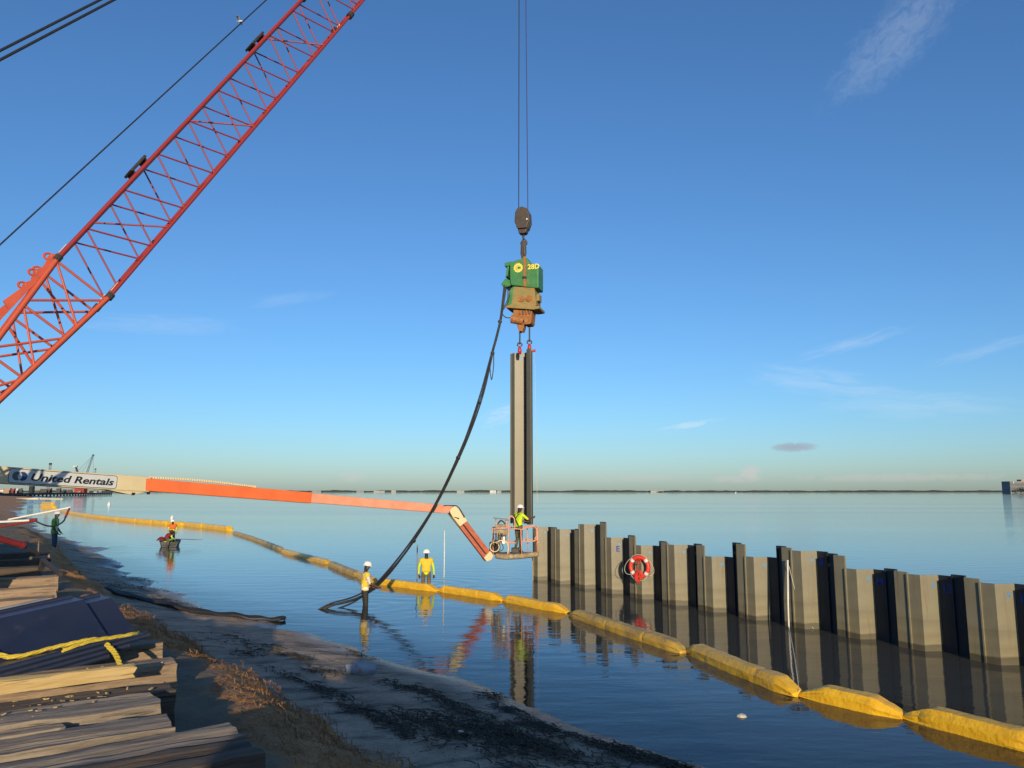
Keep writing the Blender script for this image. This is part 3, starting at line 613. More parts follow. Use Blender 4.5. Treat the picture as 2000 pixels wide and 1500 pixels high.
mb = MB(); mb.path(cat([P(961, 690, 30.55), P(957, 715, 30.5), P(960, 742, 30.5), P(964, 715, 30.5), P(964, 680, 30.6)], 5), .02, 5); mb.build('loose_strap', 'black_rubber', root, smooth=True)
mb = MB(); mb.path(cat([P(992, 562, 31.1), P(991, 585, 31), P(981, 607, 31), P(985, 618, 31), P(994, 621, 31.1), P(1003, 617, 31.2)], 6), .02, 5); mb.path(cat([P(995, 562, 31.1), P(994, 585, 31), P(983, 605, 31)], 6), .018, 5); mb.build('loop_hose', 'black_rubber', root, smooth=True)
sh = []
for px, py in ((205, 1176), (250, 1187), (320, 1196), (400, 1202), (460, 1206), (510, 1206), (552, 1203)):
    p = G(px, py, .12); p.z = max(gz(p.x, p.y), 0)+.05; sh.append(p)
mb = MB()
for j in range(3): mb.path([p+Vector((.03*j, .07*j-.07, .02*math.sin(i*1.3+j))) for i, p in enumerate(cat(sh, 5))], .05, 6)
tag(mb.build('shore_hose', 'black_rubber', loc=sh[0], smooth=True), 'dark muddy hose lying across the beach into the water', 'hose')

# ------------------------------------------------------------------ crane
J = Vector((-10.08, 17.4, 8.23)); DIR = Vector((4.24, 5.67, 11.04)); LEN = DIR.length; DN = DIR.normalized()
_v = (J+Vector((0, 0, .7))-Vector((0, 0, EYE))).normalized(); LAT = -(_v-DN*_v.dot(DN)).normalized(); UPV = LAT.cross(DN).normalized()
if UPV.z < 0: UPV = -UPV
foot = J-DIR*.45; ground_c = Vector((-13.2, 12.9, 1.45))
crane = thing('crawler_crane', ground_c, 'red lattice boom crawler crane leaning out over the water', 'crane')
HW, HD = .48, .655
def cpos(s, a, b, w=1.0): return J+DN*s+LAT*(HW*a*w)+UPV*(HD*b*w)
TOPS = 24.0
unit = bpy.data.meshes.new('bar'); tmp = MB(); tmp.tube((0, 0, 0), (0, 0, 1), 1, n=6)
unit_r = bpy.data.meshes.new('lacing_bar'); unit_r.from_pydata(tmp.v, [], tmp.f); unit_r.materials.append(MATS['red_paint']); unit_r.polygons.foreach_set('use_smooth', [True]*6+[False]*2)
unit_o = unit_r.copy(); unit_o.materials.clear(); unit_o.materials.append(MATS['orange_paint'])
def bar(p0, p1, r, me, name='lacing_bar', parent=crane):
    o = bpy.data.objects.new(name, me); col.objects.link(o); o.parent = parent; d_ = p1-p0
    o.matrix_basis = Matrix.Translation(p0-root_loc(parent)) @ d_.to_track_quat('Z', 'Y').to_matrix().to_4x4() @ Matrix.Diagonal((r, r, d_.length, 1)); return o
for a in (-1, 1):
    for b in (-1, 1):
        bar(cpos(0, a, b), cpos(TOPS, a, b), .05 if b < 0 else .06, unit_r, 'chord')
bay = 1.42; nb = int(TOPS/bay)
for i in range(nb):
    s0 = .25+i*bay
    for a in (-1, 1):
        T_ = cpos(s0+bay*.5, a, 1); bar(T_, cpos(s0, a, -1), .021, unit_r); bar(T_, cpos(s0+bay, a, -1), .021, unit_r)
    if i % 3 == 0: bar(cpos(s0+bay, -1, 1), cpos(s0+bay*1.5, 1, -1), .022, unit_r)
    for b in (-1, 1):
        e = 0 if b < 0 else bay*.5
        bar(cpos(s0+e, -1 if i % 2 else 1, b), cpos(s0+e+bay, 1 if i % 2 else -1, b), .022, unit_r)
        bar(cpos(s0+e, -1, b), cpos(s0+e, 1, b), .022, unit_r)
# tapered foot section
FL = LEN*.45
def fpos(t, a, b):                     # t metres below the joint
    k = max(.16, 1-t/FL*.84); return J-DN*t+LAT*(HW*a*(1+.25*t/FL))+UPV*(HD*b*k)
for a in (-1, 1):
    for b in (-1, 1): bar(fpos(0, a, b), fpos(FL, a, b), .062, unit_o, 'foot_chord')
for i in range(4):
    t0 = .12+i*1.28
    for a in (-1, 1):
        bar(fpos(t0, a, 1), fpos(t0+.05, a, -1), .028, unit_o); bar(fpos(t0, a, 1), fpos(t0+1.0, a, -1), .028, unit_o); bar(fpos(t0+1.15, a, 1), fpos(t0+.08, a, -1), .028, unit_o)
    bar(fpos(t0+.3, -1, 1), fpos(t0+1.2, 1, 1), .03, unit_o); bar(fpos(t0+.3, -1, -1), fpos(t0+1.2, 1, -1), .03, unit_o)
    bar(fpos(t0+.2, -1, 1), fpos(t0+1.0, 1, -1), .03, unit_o)
for a in (-1, 1):                      # lug plates on top of the foot section
    mb = MB(); o0 = fpos(0, a, 1)
    pl = [(0.05, 0), (.02, .10), (-.12, .17), (-.28, .12), (-.42, .10), (-.60, .18), (-.76, .12), (-.85, .08), (-1.55, .20), (-1.65, .03), (-2.7, .01), (-3.0, .16), (-3.9, .2), (-4.0, 0)]
    mb.M = frame(o0, DN, LAT, (UPV-DN*.12).normalized()); mb.prism(pl, -.02, .02); mb.build('lug_plate', 'orange_paint', crane)
    for x_ in (-.13, -.64):
        mb = MB(); mb.M = frame(o0, DN, LAT, (UPV-DN*.12).normalized()); mb.path([(x_+.075*math.cos(q), 0, .17+.075*math.sin(q)) for q in [2*math.pi*k/14 for k in range(14)]], .028, 6, closed=True); mb.build('lug_eye', 'orange_paint', crane)
    for b in (-1, 1):
        p = fpos(0, a, b); mb = MB(); mb.tube(p-DN*.12, p+DN*.02, .085, n=10); mb.build('pin_joint', 'dark_steel', crane)
        mb = MB(); mb.M = frame(p+DN*.2-LAT*.0, DN, LAT, UPV); mb.box((0, -.066 if a > 0 else .066, 0), (.26, .012, .07)); mb.box((0, 0, .068), (.26, .07, .012)); mb.build('id_tag', 'cream', crane)
        p = cpos(12.7, a, b); mb = MB(); mb.tube(p-DN*.1, p+DN*.1, .10, n=10); mb.build('pin_joint', 'dark_steel', crane)
        mb = MB(); mb.M = frame(p+DN*.24, DN, LAT, UPV); mb.box((0, -.062 if a > 0 else .062, 0), (.22, .012, .06))
        if b < 0: mb.build('id_tag', 'cream', crane)
for s_ in (3.4, 9.35):
    mb = MB(); mb.M = frame(cpos(s_, 0, 1), DN, LAT, UPV); mb.box((0, 0, .15), (.62, .5, .07)); mb.box((-.25, 0, .09), (.06, .4, .10)); mb.box((.25, 0, .09), (.06, .4, .10)); mb.build('rope_guide_block', 'dark_steel', crane, bevel=.02)
# house, tracks, cab: off to the left of the view, they throw shade
az_b = math.atan2(DN.y, DN.x); Mh = Matrix.Translation(ground_c) @ Matrix.Rotation(az_b, 4, 'Z')
for s_ in (-1, 1):
    mb = MB(); mb.M = Mh; pr = [(-2.9, .55), (-2.6, .1), (2.6, .1), (2.9, .55), (2.6, .98), (-2.6, .98)]; mb.prism(pr, s_*1.75-.4, s_*1.75+.4); mb.build('track', 'dark_steel', crane, bevel=.05)
mb = MB(); mb.M = Mh; mb.box((0, 0, .85), (2.2, 3.0, .5)); mb.tube((0, 0, 1.0), (0, 0, 1.35), .9, n=20); mb.build('carbody', 'dark_steel', crane)
mb = MB(); mb.M = Mh; mb.box((-1.3, 0, 2.35), (4.6, 2.8, 1.9)); mb.build('machinery_house', 'red_paint', crane, bevel=.06)
mb = MB(); mb.M = Mh; mb.box((-3.9, 0, 2.0), (.8, 3.1, 1.4)); mb.build('counterweight', 'dark_steel', crane, bevel=.05)
mb = MB(); mb.M = Mh; mb.box((1.5, -1.15, 2.4), (1.3, .9, 1.7)); cab = mb.build('cab', 'red_paint', crane, bevel=.06)
mb = MB(); mb.M = Mh; mb.box((1.5, -1.61, 2.75), (1.0, .01, .8)); mb.box((2.16, -1.15, 2.75), (.01, .7, .8)); mb.build('cab_window', 'glass_dark', cab)
for a in (-1, 1):
    mb = MB(); mb.tube(Mh @ Vector((-.2, a*.8, 3.2)), Mh @ Vector((-3.2, a*.6, 6.0)), .08); mb.build('gantry_leg', 'red_paint', crane)
    mb = MB(); mb.tube(Mh @ Vector((-3.6, a*.8, 3.2)), Mh @ Vector((-3.2, a*.6, 6.0)), .07); mb.build('gantry_leg', 'red_paint', crane)
    mb = MB(); mb.tube(fpos(FL-.05, a, 0), Mh @ Vector((1.5, a*.6, 1.9)), .12); mb.build('boom_hinge', 'dark_steel', crane)
# stays in the plane of the boom
hn = Vector((DN.y, -DN.x, 0)).normalized()
def on_plane(px, py, off=0.0):
    d_ = ray(px, py); e = Vector((0, 0, EYE)); t = (J+hn*off-e).dot(hn)/d_.dot(hn); return e+d_*t
for (a, b_, r, off, lab) in (((0, 478), (520, 0), .017, 0, 'single hoist cable running above the red crane boom'), ((0, 99), (195, 0), .03, .0, 'upper pendant cable of the crane high over the boom'), ((0, 117), (222, 0), .03, .3, 'lower pendant cable of the crane high over the boom')):
    p, q = on_plane(*a, off), on_plane(*b_, off); e = (q-p); mb = MB(); mb.tube(p-e*.35, q+e*.6, r, n=6); tag(mb.build('stay_cable', 'wire', loc=p), lab, 'cable')

# ------------------------------------------------------------------ boom lift
LB = Vector((-18.4, 9.9, 1.42))
lift = thing('boom_lift', LB, 'telescopic boom lift, cream and orange boom with rental sign, reaching to the pile', 'boom lift')
S0 = P(0, 928, 18.6); S1 = P(287, 946.5, 21.6); S2 = P(605, 972.5, 25.0); S3 = P(862, 994, 28.0)
back = S0+(S0-S1).normalized()*10.5
def section(name, a, b, h, w, m, bev=.02):
    mb = MB(); mb.M = axis_frame(a, b); l = (Vector(b)-Vector(a)).length; mb.box((l/2, 0, 0), (l, w, h)); return mb.build(name, m, lift, bevel=bev)
sec1 = section('base_boom', back, S1, .41, .36, 'cream')
section('middle_boom', S1-(S1-S0).normalized()*.3, S2, .345, .29, 'lift_orange'); section('fly_boom', S2-(S2-S1).normalized()*.3, S3, .30, .23, 'lift_faded')
A1 = axis_frame(S1, S2)
mb = MB(); mb.M = A1; mb.box((2.35, -.149, 0), (4.5, .004, .27)); mb.build('boom_stripe', 'lift_orange', lift)
mb = MB(); mb.M = axis_frame(S2, S3); mb.box((1.7, -.118, .02), (3.2, .004, .2)); mb.build('boom_stripe', 'lift_orange', lift)
mb = MB(); mb.M = axis_frame(S0, S1); l1 = (S1-S0).length; mb.prism([(l1-1.15, -.205), (l1-.1, -.205), (l1-.42, -.29), (l1-.6, -.29)], -.15, .15); mb.build('boom_gusset', 'cream', lift)
for xx in (l1-.45, l1-.02):
    mb = MB(); mb.M = axis_frame(S0, S1); mb.box((xx, -.16, -.235 if xx > l1-.1 else -.28), (.07, .05, .07)); mb.build('wear_pad', 'print_black', lift)
mb = MB(); mb.M = A1                   # energy chain on top of the middle boom
for k in range(46):
    f_ = k/46; mb.box((.05+k*.068, .0, .20+.05*math.sin(math.pi*min(1, f_*1.0))*(1-f_*.4)), (.05, .16, .055))
mb.build('cable_carrier', 'cream', lift)
# sign on the near face of the base boom
Ms = axis_frame(S0, S1)
def face_rect(x0, x1, z0, z1, r, y, m, name, n=6):
    pts = []
    for cx, cz, a0 in ((x1-r, z1-r, 0), (x0+r, z1-r, 90), (x0+r, z0+r, 180), (x1-r, z0+r, 270)):
        pts += [(cx+r*math.cos(R(a0+90*k/n)), cz+r*math.sin(R(a0+90*k/n))) for k in range(n+1)]
    mb = MB(); mb.M = Ms; mb.prism(pts, y, y+.003); return mb.build(name, m, sec1)
xs0, xs1 = l1*.03, l1*.745
face_rect(xs0, xs1, -.175, .175, .07, -.1845, 'print_black', 'sign_border'); face_rect(xs0+.014, xs1-.014, -.161, .161, .06, -.188, 'sign_white', 'sign_panel')
def disc(cx, r, y, m, name, poly=None):
    mb = MB(); mb.M = Ms; mb.prism(poly or [(cx+r*math.cos(2*math.pi*k/28), r*math.sin(2*math.pi*k/28)) for k in range(28)], y, y+.002); mb.build(name, m, sec1)
sgn = (xs1-xs0); c0 = xs0+sgn*.095; rr_ = .108; dd = .062
disc(c0-dd, rr_, -.1905, 'logo_grey', 'emblem_ring'); disc(c0+dd, rr_, -.1925, 'logo_blue', 'emblem_ring')
lens = []; a_ = math.acos(dd/rr_)
lens += [(c0-dd+rr_*math.cos(-a_+2*a_*k/10), rr_*math.sin(-a_+2*a_*k/10)) for k in range(11)]; lens += [(c0+dd+rr_*math.cos(math.pi-a_+2*a_*k/10), rr_*math.sin(math.pi-a_+2*a_*k/10)) for k in range(1, 10)]
disc(0, 0, -.1945, 'sign_white', 'emblem_lens', lens)
tp = text_part('sign_lettering', 'United Rentals', .245, Ms @ Matrix.Translation((xs0+sgn*.185, -.1885, -.085)) @ Matrix.Rotation(R(90), 4, 'X'), 'print_black', sec1, shear=.22, bold=.007, extrude=.0015)
bb = [v.co.copy() for v in tp.data.vertices]; ux = (Ms.to_3x3() @ Vector((1, 0, 0))); prj = [p.dot(ux) for p in bb]; wid = max(prj)-min(prj); want = sgn*.775; k_ = want/wid; p00 = min(prj)
for v in tp.data.vertices: v.co = v.co+ux*((v.co.dot(ux)-p00)*(k_-1))
# knuckle, jib and basket
K0 = P(884, 996, 28.3); K1 = P(908, 1001, 28.5); K2 = P(953, 1086, 29.0)
mb = MB(); mb.M = axis_frame(S3, K0); l_ = (K0-S3).length; mb.prism([(-.1, -.15), (l_*.7, -.13), (l_+.1, -.02), (l_+.1, .1), (l_*.7, .13), (-.1, .14)], -.1, .1); mb.build('boom_nose', 'lift_faded', lift, bevel=.015)
mb = MB(); mb.M = axis_frame(K0, K2)
mb.prism([(-.12, -.10), (.02, -.2), (.62, -.20), (.66, .15), (.25, .2), (-.08, .14)], -.14, .14); mb.build('knuckle', 'cream', lift, bevel=.03)
lj = (K2-K0).length; mb = MB(); mb.M = axis_frame(K0, K2); mb.box((lj/2+.3, 0, .06), (lj-.6, .2, .17)); mb.build('jib_arm', 'lift_jib', lift, bevel=.015)
mb = MB(); mb.M = axis_frame(K0, K2); mb.box((lj/2+.3, 0, -.14), (lj-.55, .16, .12)); mb.build('jib_link', 'lift_jib', lift, bevel=.015)
mb = MB(); mb.M = axis_frame(K0, K2); mb.prism([(lj-.1, -.2), (lj+.08, -.2), (lj+.16, -.02), (lj+.1, .15), (lj-.12, .15)], -.13, .13); mb.build('jib_end', 'cream', lift, bevel=.02)
mb = MB(); mb.path(cat([S3+Vector((.1, -.1, .12)), K0+Vector((-.05, -.12, .16)), K0+Vector((.2, -.15, .12)), K0+Vector((.45, -.14, -.25))], 5), .018, 5); mb.path(cat([S3+Vector((.3, -.1, -.1)), K0+Vector((0, -.12, -.22)), K0+Vector((.25, -.15, -.3))], 5), .016, 5); mb.build('jib_hose', 'black_rubber', lift, smooth=True)
B0 = Vector((P(957, 1082, 29.3).x, 29.3, P(1000, 1082, 29.3).z)); BW = P(1050, 1085, 29.3).x-B0.x; BD = .95; zf = B0.z; zr = P(1000, 1030, 29.3).z
def bp_(x, y, z): return Vector((B0.x+x, 28.95+y, zf+z))
RH = zr-zf
mb = MB(); mb.box(bp_(BW/2+.12, BD/2, .0), (BW-.25, BD, .06)); mb.build('basket_floor', 'muddy_steel', lift, bevel=.01)
mb = MB(); mb.path(cat([bp_(.2, -.03, -.03), bp_(.6, -.06, -.07), bp_(1.2, -.06, -.04), bp_(BW+.02, -.02, .03)], 6), [.05]+[.10]*17+[.07], 8); mb.build('toe_board', 'muddy_steel', lift, smooth=True)
def rail(pts, r=.022, name='guard_rail'):
    mb = MB(); mb.path(pts, r, 6); mb.build(name, 'rail_pink', lift, smooth=True)
for y in (0, BD):
    rail([bp_(.05, y, RH*.97), bp_(.75, y, RH)]); rail([bp_(.05, y, RH*.47), bp_(BW*.55, y, RH*.44)]); rail([bp_(.7, y, RH*.98), bp_(1.15, y, RH*.95)])
    for x, z in ((.1, RH), (.68, RH*1.33), (1.15, RH*.95), (BW-.02, RH*1.05)): rail([bp_(x+.03, y, 0), bp_(x, y, z)], .024, 'post')
    rail(cat([bp_(1.17, y, .5*RH), bp_(1.55, y, RH*.5), bp_(1.72, y, RH*.56), bp_(1.76, y, RH*.75), bp_(1.72, y, RH*.97), bp_(1.6, y, RH*1.04), bp_(1.3, y, RH*.99), bp_(1.17, y, RH*.93)], 5), .024)
    rail(cat([bp_(.68, y, RH*1.3), bp_(.74, y, RH*1.4), bp_(.86, y, RH*1.4), bp_(.92, y, RH*1.28), bp_(.92, y, RH*.95)], 4), .022)
for x in (.1, BW-.02):
    rail([bp_(x, 0, RH*.97), bp_(x, BD, RH*.97)]); rail([bp_(x, 0, RH*.46), bp_(x, BD, RH*.46)])
rail([bp_(1.43, .5, 0), bp_(1.4, .5, RH*.95)], .02, 'post'); rail([bp_(BW-.05, 0, RH*.47), bp_(BW+.08, 0, RH*.47)], .018)
mb = MB(); mb.box(bp_(.42, .18, RH*.83), (.48, .3, .2)); mb.box(bp_(.40, .2, RH*1.05), (.4, .3, .12)); con = mb.build('control_console', 'muddy_steel', lift, bevel=.02)
mb = MB(); mb.box(bp_(.42, .1, RH*1.33), (.6, .4, .03), Matrix.Rotation(R(6), 3, 'Y')); mb.build('console_hood', 'far_grey', con)
for dx in (.25, .62):
    mb = MB(); mb.tube(bp_(dx, .12, RH*.9), bp_(dx-.03, .12, RH*1.32), .02); mb.build('hood_post', 'rail_pink', con)
mb = MB(); mb.path(cat([bp_(.3, 0, RH*1.15), bp_(.42, -.03, RH*1.27), bp_(.58, -.02, RH*1.15)], 6), .03, 6); mb.build('hand_bar', 'dark_steel', con, smooth=True)
mb = MB(); mb.box(bp_(.50, .0, RH*.54), (.13, .06, .26)); mb.build('manual_box', 'white_paint', con, bevel=.01)
mb = MB(); mb.box(bp_(.45, .25, RH*.62), (.32, .2, .35)); mb.build('power_box', 'dark_steel', con, bevel=.01)
for j in range(6):
    mb = MB(); x_ = .12+.07*j; mb.path(cat([bp_(x_, -.02, RH*.8), bp_(x_+.08*math.sin(j*2), -.05, RH*.62), bp_(x_-.03, -.04, RH*.45), bp_(x_+.05*math.cos(j), -.03, RH*.2), bp_(.12, 0, .05)], 5), .016, 5); mb.build('control_hose', 'black_rubber', con, smooth=True)
mb = MB(); c_ = bp_(.18, -.02, .28)
mb.path([c_+Vector((.17*math.cos(a), 0, .17*math.sin(a))) for a in [2*math.pi*k/16 for k in range(16)]], .02, 6, closed=True); mb.path(cat([c_+Vector((.1, -.03, .2)), c_+Vector((.35, -.04, .25)), c_+Vector((.5, -.04, .05)), c_+Vector((.48, -.02, -.25))], 5), .02, 6); mb.build('coiled_hose', 'cream', lift, smooth=True)
mb = MB(); mb.tube(bp_(.2, .3, .25), bp_(.2, .75, .25), .17, n=14); mb.box(bp_(.12, .5, .2), (.3, .4, .45)); mb.build('rotator', 'dark_steel', lift, bevel=.02)
mb = MB(); mb.tube(K2, bp_(.1, .5, .12), .09); mb.build('rotator_arm', 'cream', lift)
mb = MB(); mb.box(bp_(1.0, .5, .12), (.4, .3, .2)); tag(mb.build('tool_bag', 'black_rubber', loc=bp_(1.0, .5, .02), bevel=.03), 'black tool bag on the basket floor beside the worker', 'bag')
# lift chassis, out of view to the left
Ml = Matrix.Translation(LB) @ Matrix.Rotation(math.atan2(S1.y-S0.y, S1.x-S0.x), 4, 'Z')
mb = MB(); mb.M = Ml; mb.box((0, 0, .75), (3.8, 1.7, .5)); mb.build('chassis', 'cream', lift, bevel=.05)
for x_ in (-1.4, 1.4):
    for y_ in (-1, 1):
        mb = MB(); mb.M = Ml; mb.tube((x_, y_*.85, .5), (x_, y_*1.25, .5), .5, n=20); wh = mb.build('wheel', 'black_rubber', lift, bevel=.04)
        mb = MB(); mb.M = Ml; mb.tube((x_, y_*1.24, .5), (x_, y_*1.27, .5), .26, n=14); mb.build('rim', 'cream', wh)
mb = MB(); mb.M = Ml; mb.box((-.4, 0, 1.55), (3.2, 2.0, 1.0)); mb.box((-.3, 0, 2.35), (1.0, .7, 1.0)); mb.build('turret', 'lift_orange', lift, bevel=.06)

# ------------------------------------------------------------------ people
def person(name, loc, yawdeg, J_, mats, label, scale=1.0, vest=None, hat='hat_white', z0vest=.92, hat_brim=1.25, beard=False, extra=None):
    # J_: overrides of joint positions (x right, y forward, z up)
    B = dict(pel=(0, 0, .96), sp=(0, .0, 1.14), ch=(0, .0, 1.34), nk=(0, .01, 1.49), hb=(0, .025, 1.57), hm=(0, .035, 1.655), ht=(0, .02, 1.74), nose=(0, .125, 1.645),
             ls=(-.185, 0, 1.42), le=(-.25, -.03, 1.14), lw=(-.25, .06, .90), lh=(-.25, .09, .82), rs=(.185, 0, 1.42), re=(.25, -.03, 1.14), rw=(.25, .06, .90), rh=(.25, .09, .82),
             lp=(-.1, 0, .90), lk=(-.11, .03, .50), la=(-.11, -.01, .09), lt=(-.12, .15, .04), rp=(.1, 0, .90), rk=(.11, .03, .50), ra=(.11, -.01, .09), rt=(.12, .15, .04))
    B.update(J_); rad = dict(pel=(.155, .115), sp=(.145, .105), ch=(.165, .115), nk=(.06, .06), hb=(.068, .075), hm=(.082, .10), ht=(.06, .075), nose=(.014, .016), s=(.075, .07), e=(.047, .047), w=(.034, .034), h=(.04, .025), p=(.10, .10), k=(.065, .065), a=(.048, .05), t=(.04, .035))
    keys = list(B); idx = {k: i for i, k in enumerate(keys)}; vs = [Vector(B[k]) for k in keys]
    E = [('pel', 'sp'), ('sp', 'ch'), ('ch', 'nk'), ('nk', 'hb'), ('hb', 'hm'), ('hm', 'ht'), ('hm', 'nose')]
    for s in 'lr': E += [('ch', s+'s'), (s+'s', s+'e'), (s+'e', s+'w'), (s+'w', s+'h'), ('pel', s+'p'), (s+'p', s+'k'), (s+'k', s+'a'), (s+'a', s+'t')]
    radii = [rad[k] if k in rad else rad[k[1]] for k in keys]; edges = [(idx[a], idx[b]) for a, b in E]; seglab = [(idx[a], idx[b], ('head' if b in ('hb', 'hm', 'ht', 'nose') else 'neck' if b == 'nk' else 'torso' if b in ('sp', 'ch') else 'shoulder' if b[1] == 's' else 'upper' if b[1] == 'e' else 'fore' if b[1] == 'w' else 'hand' if b[1] == 'h' else 'hip' if b[1] == 'p' else 'leg' if b[1] in 'ka' else 'foot')) for a, b in E]
    for s in 'lr':                     # five fingers, unequal, slightly bent
        h, w_ = Vector(B[s+'h']), Vector(B[s+'w']); d_ = (h-w_).normalized(); side = d_.cross(Vector((0, 1, .2))).normalized(); curl = side.cross(d_).normalized()
        for f in range(5):
            if f == 4: b0 = h-d_*.02+side*.03; b1 = b0+side*.03+d_*.03; b2 = b1+d_*.025+curl*.01
            else: b0 = h+d_*.025+side*(.027-.018*f); b1 = b0+d_*(.035, .04, .036, .028)[f]+curl*.008; b2 = b1+d_*(.025, .03, .026, .02)[f]+curl*.022
            i0 = len(vs); vs += [b0, b1, b2]; radii += [(.011, .011), (.010, .010), (.008, .008)]; edges += [(idx[s+'h'], i0), (i0, i0+1), (i0+1, i0+2)]; seglab += [(idx[s+'h'], i0, 'hand'), (i0, i0+1, 'hand'), (i0+1, i0+2, 'hand')]
    me = bpy.data.meshes.new('body'); me.from_pydata([tuple(v*scale) for v in vs], edges, []); o = bpy.data.objects.new('body', me); col.objects.link(o)
    md = o.modifiers.new('skin', 'SKIN'); md.use_smooth_shade = True
    for i, r in enumerate(radii): me.skin_vertices[0].data[i].radius = (r[0]*scale, r[1]*scale); me.skin_vertices[0].data[i].use_root = (i == 0)
    o.modifiers.new('sub', 'SUBSURF').levels = 2; o.modifiers['sub'].render_levels = 2
    bpy.context.view_layer.update(); m2 = bpy.data.meshes.new_from_object(o.evaluated_get(bpy.context.evaluated_depsgraph_get())); bpy.data.objects.remove(o)
    mk = ['skin', mats['shirt'], mats['trousers'], mats['boots'], mats.get('sleeve', mats['shirt']), mats.get('gloves', 'skin'), 'hair']
    m2.materials.clear()
    for q in mk: m2.materials.append(MATS[q])
    labs = []; V_ = [v*scale for v in vs]
    for p in m2.polygons:
        c = p.center; best = 1e9
        for a, b, l in seglab:
            e = V_[b]-V_[a]; t = max(0, min(1, (c-V_[a]).dot(e)/e.length_squared)); dist = (c-V_[a]-e*t).length
            if l in ('torso', 'shoulder', 'hip'): dist -= .04*scale
            if dist < best: best = dist; lab = l
        labs.append(lab); short = mats.get('short')
        hd = Vector(B['hm'])*scale; back = lab == 'head' and ((c-hd).y < -.02*scale or c.z > hd.z+.05*scale)
        p.material_index = 6 if back else 6 if (beard and lab in ('head',) and c.z < hd.z-.03*scale) else {'head': 0, 'neck': 0, 'torso': 1, 'shoulder': 1, 'upper': 4, 'fore': 0 if short else 4, 'hand': 5, 'hip': 2, 'leg': 2, 'foot': 3}[lab]
        p.use_smooth = True
    root = thing('person', loc, label, 'person'); root.rotation_euler = (0, 0, R(yawdeg)); body = bpy.data.objects.new('body', m2); col.objects.link(body); body.parent = root
    hm, ht = Vector(B['hm'])*scale, Vector(B['ht'])*scale
    ax = (ht-Vector(B['hb'])*scale).normalized(); mb = MB(); mb.M = frame(hm+ax*.022*scale, Vector((1, 0, 0)), ax.cross(Vector((1, 0, 0))), ax); sc2 = scale
    mb.lathe([(r*sc2, z*sc2) for r, z in ((.118, .0), (.160*hat_brim/1.25, -.006), (.162*hat_brim/1.25, .004), (.128, .016), (.124, .05), (.108, .09), (.07, .12), (.02, .132))], n=18)
    me_h = mb.build('hard_hat', hat, None, smooth=True); me_h.parent = root
    if vest:
        vm, z0, z1, stripes = vest; bm = bmesh.new(); bm.from_mesh(m2); bm.normal_update(); bm.faces.ensure_lookup_table()
        keep = [f for f, l in zip(bm.faces, labs) if l in ('torso', 'shoulder', 'hip') and z0*scale < f.calc_center_median().z < z1*scale]
        ks = set(keep); bmesh.ops.delete(bm, geom=[f for f in bm.faces if f not in ks], context='FACES')
        for v in bm.verts: v.co += v.normal*.022*scale
        mv = bpy.data.meshes.new('vest'); bm.to_mesh(mv); bm.free(); mv.materials.clear(); mv.materials.append(MATS[vm]); mv.materials.append(MATS['reflective'])
        for p in mv.polygons:
            c = p.center/scale; p.use_smooth = True
            if stripes and (any(abs(c.z-z) < .028 for z in stripes[0]) or any(abs(abs(c.x)-x) < .022 for x in stripes[1])): p.material_index = 1
        ov = bpy.data.objects.new('vest', mv); col.objects.link(ov); ov.parent = root; ov.modifiers.new('thick', 'SOLIDIFY').thickness = .008
    if extra: extra(root, B, scale)
    return root
def harness(root, B, s):
    mb = MB()
    for a in (-1, 1): mb.path([Vector((a*.13, .135, 1.30))*s, Vector((a*.12, .05, 1.48))*s, Vector((a*.10, -.12, 1.42))*s, Vector((-a*.02, -.165, 1.24))*s, Vector((-a*.14, -.13, 1.02))*s], .018*s, 5)
    o = mb.build('harness', 'black_rubber', None); o.parent = root
# in the basket: back to us, arms out to the pile on his right
bl = bp_(1.07, .42, .03)
person('person', bl, -48, dict(rs=(.185, .03, 1.42), re=(.27, .22, 1.25), rw=(.26, .46, 1.30), rh=(.25, .54, 1.32), le=(-.22, .16, 1.18), lw=(-.02, .38, 1.16), lh=(.04, .45, 1.17), hb=(0, .05, 1.57), hm=(.01, .07, 1.65), ht=(.01, .06, 1.735), nose=(.03, .16, 1.635), lk=(-.13, .06, .5), rk=(.13, .0, .5), la=(-.17, -.03, .09), ra=(.15, -.08, .09), lt=(-.18, .13, .04), rt=(.17, .08, .04)),
       dict(shirt='hivis', trousers='trouser_camo', boots='boot', sleeve='hivis', short=True), 'worker in yellow shirt and harness standing in the lift basket, reaching for the pile', hat='hat_white', hat_brim=1.35, extra=harness)
# wading at the hoses: turned right, hand on the bundle
w1 = G(712, 1182); person('person', (w1.x, w1.y, -.50), -70, dict(rs=(.185, .03, 1.42), re=(.24, .10, 1.16), rw=(.14, .32, 1.05), rh=(.10, .40, 1.02), le=(-.24, .06, 1.15), lw=(-.16, .28, 1.0), lh=(-.12, .36, .98), hm=(0, .06, 1.65), ht=(0, .055, 1.735), nose=(0, .15, 1.63)),
       dict(shirt='shirt_white', trousers='trouser_black', boots='trouser_black', short=True), 'wader with white hard hat, white shirt and yellow vest holding the hose bundle', vest=('vest_yellow', .95, 1.47, ((1.0,), (.10,))), hat='hat_white')
# wading behind the boom: back to us, khaki trousers, patterned hat
w2 = G(832, 1142); person('person', (w2.x, w2.y, -.52), 6, dict(pel=(0, -.04, .93), sp=(0, -.03, 1.12), ch=(0, .02, 1.33), le=(-.27, .02, 1.14), lw=(-.27, .05, .90), lh=(-.25, .09, .80), re=(.27, .02, 1.13), rw=(.29, .07, .88), rh=(.28, .12, .79)),
       dict(shirt='hivis', trousers='trouser_khaki', boots='boot', sleeve='hivis'), 'wader in yellow long sleeves, amber vest and khaki trousers, back turned, beyond the floating boom', vest=('vest_amber', 1.02, 1.47, None), hat='hat_white', hat_brim=1.2, beard=True)
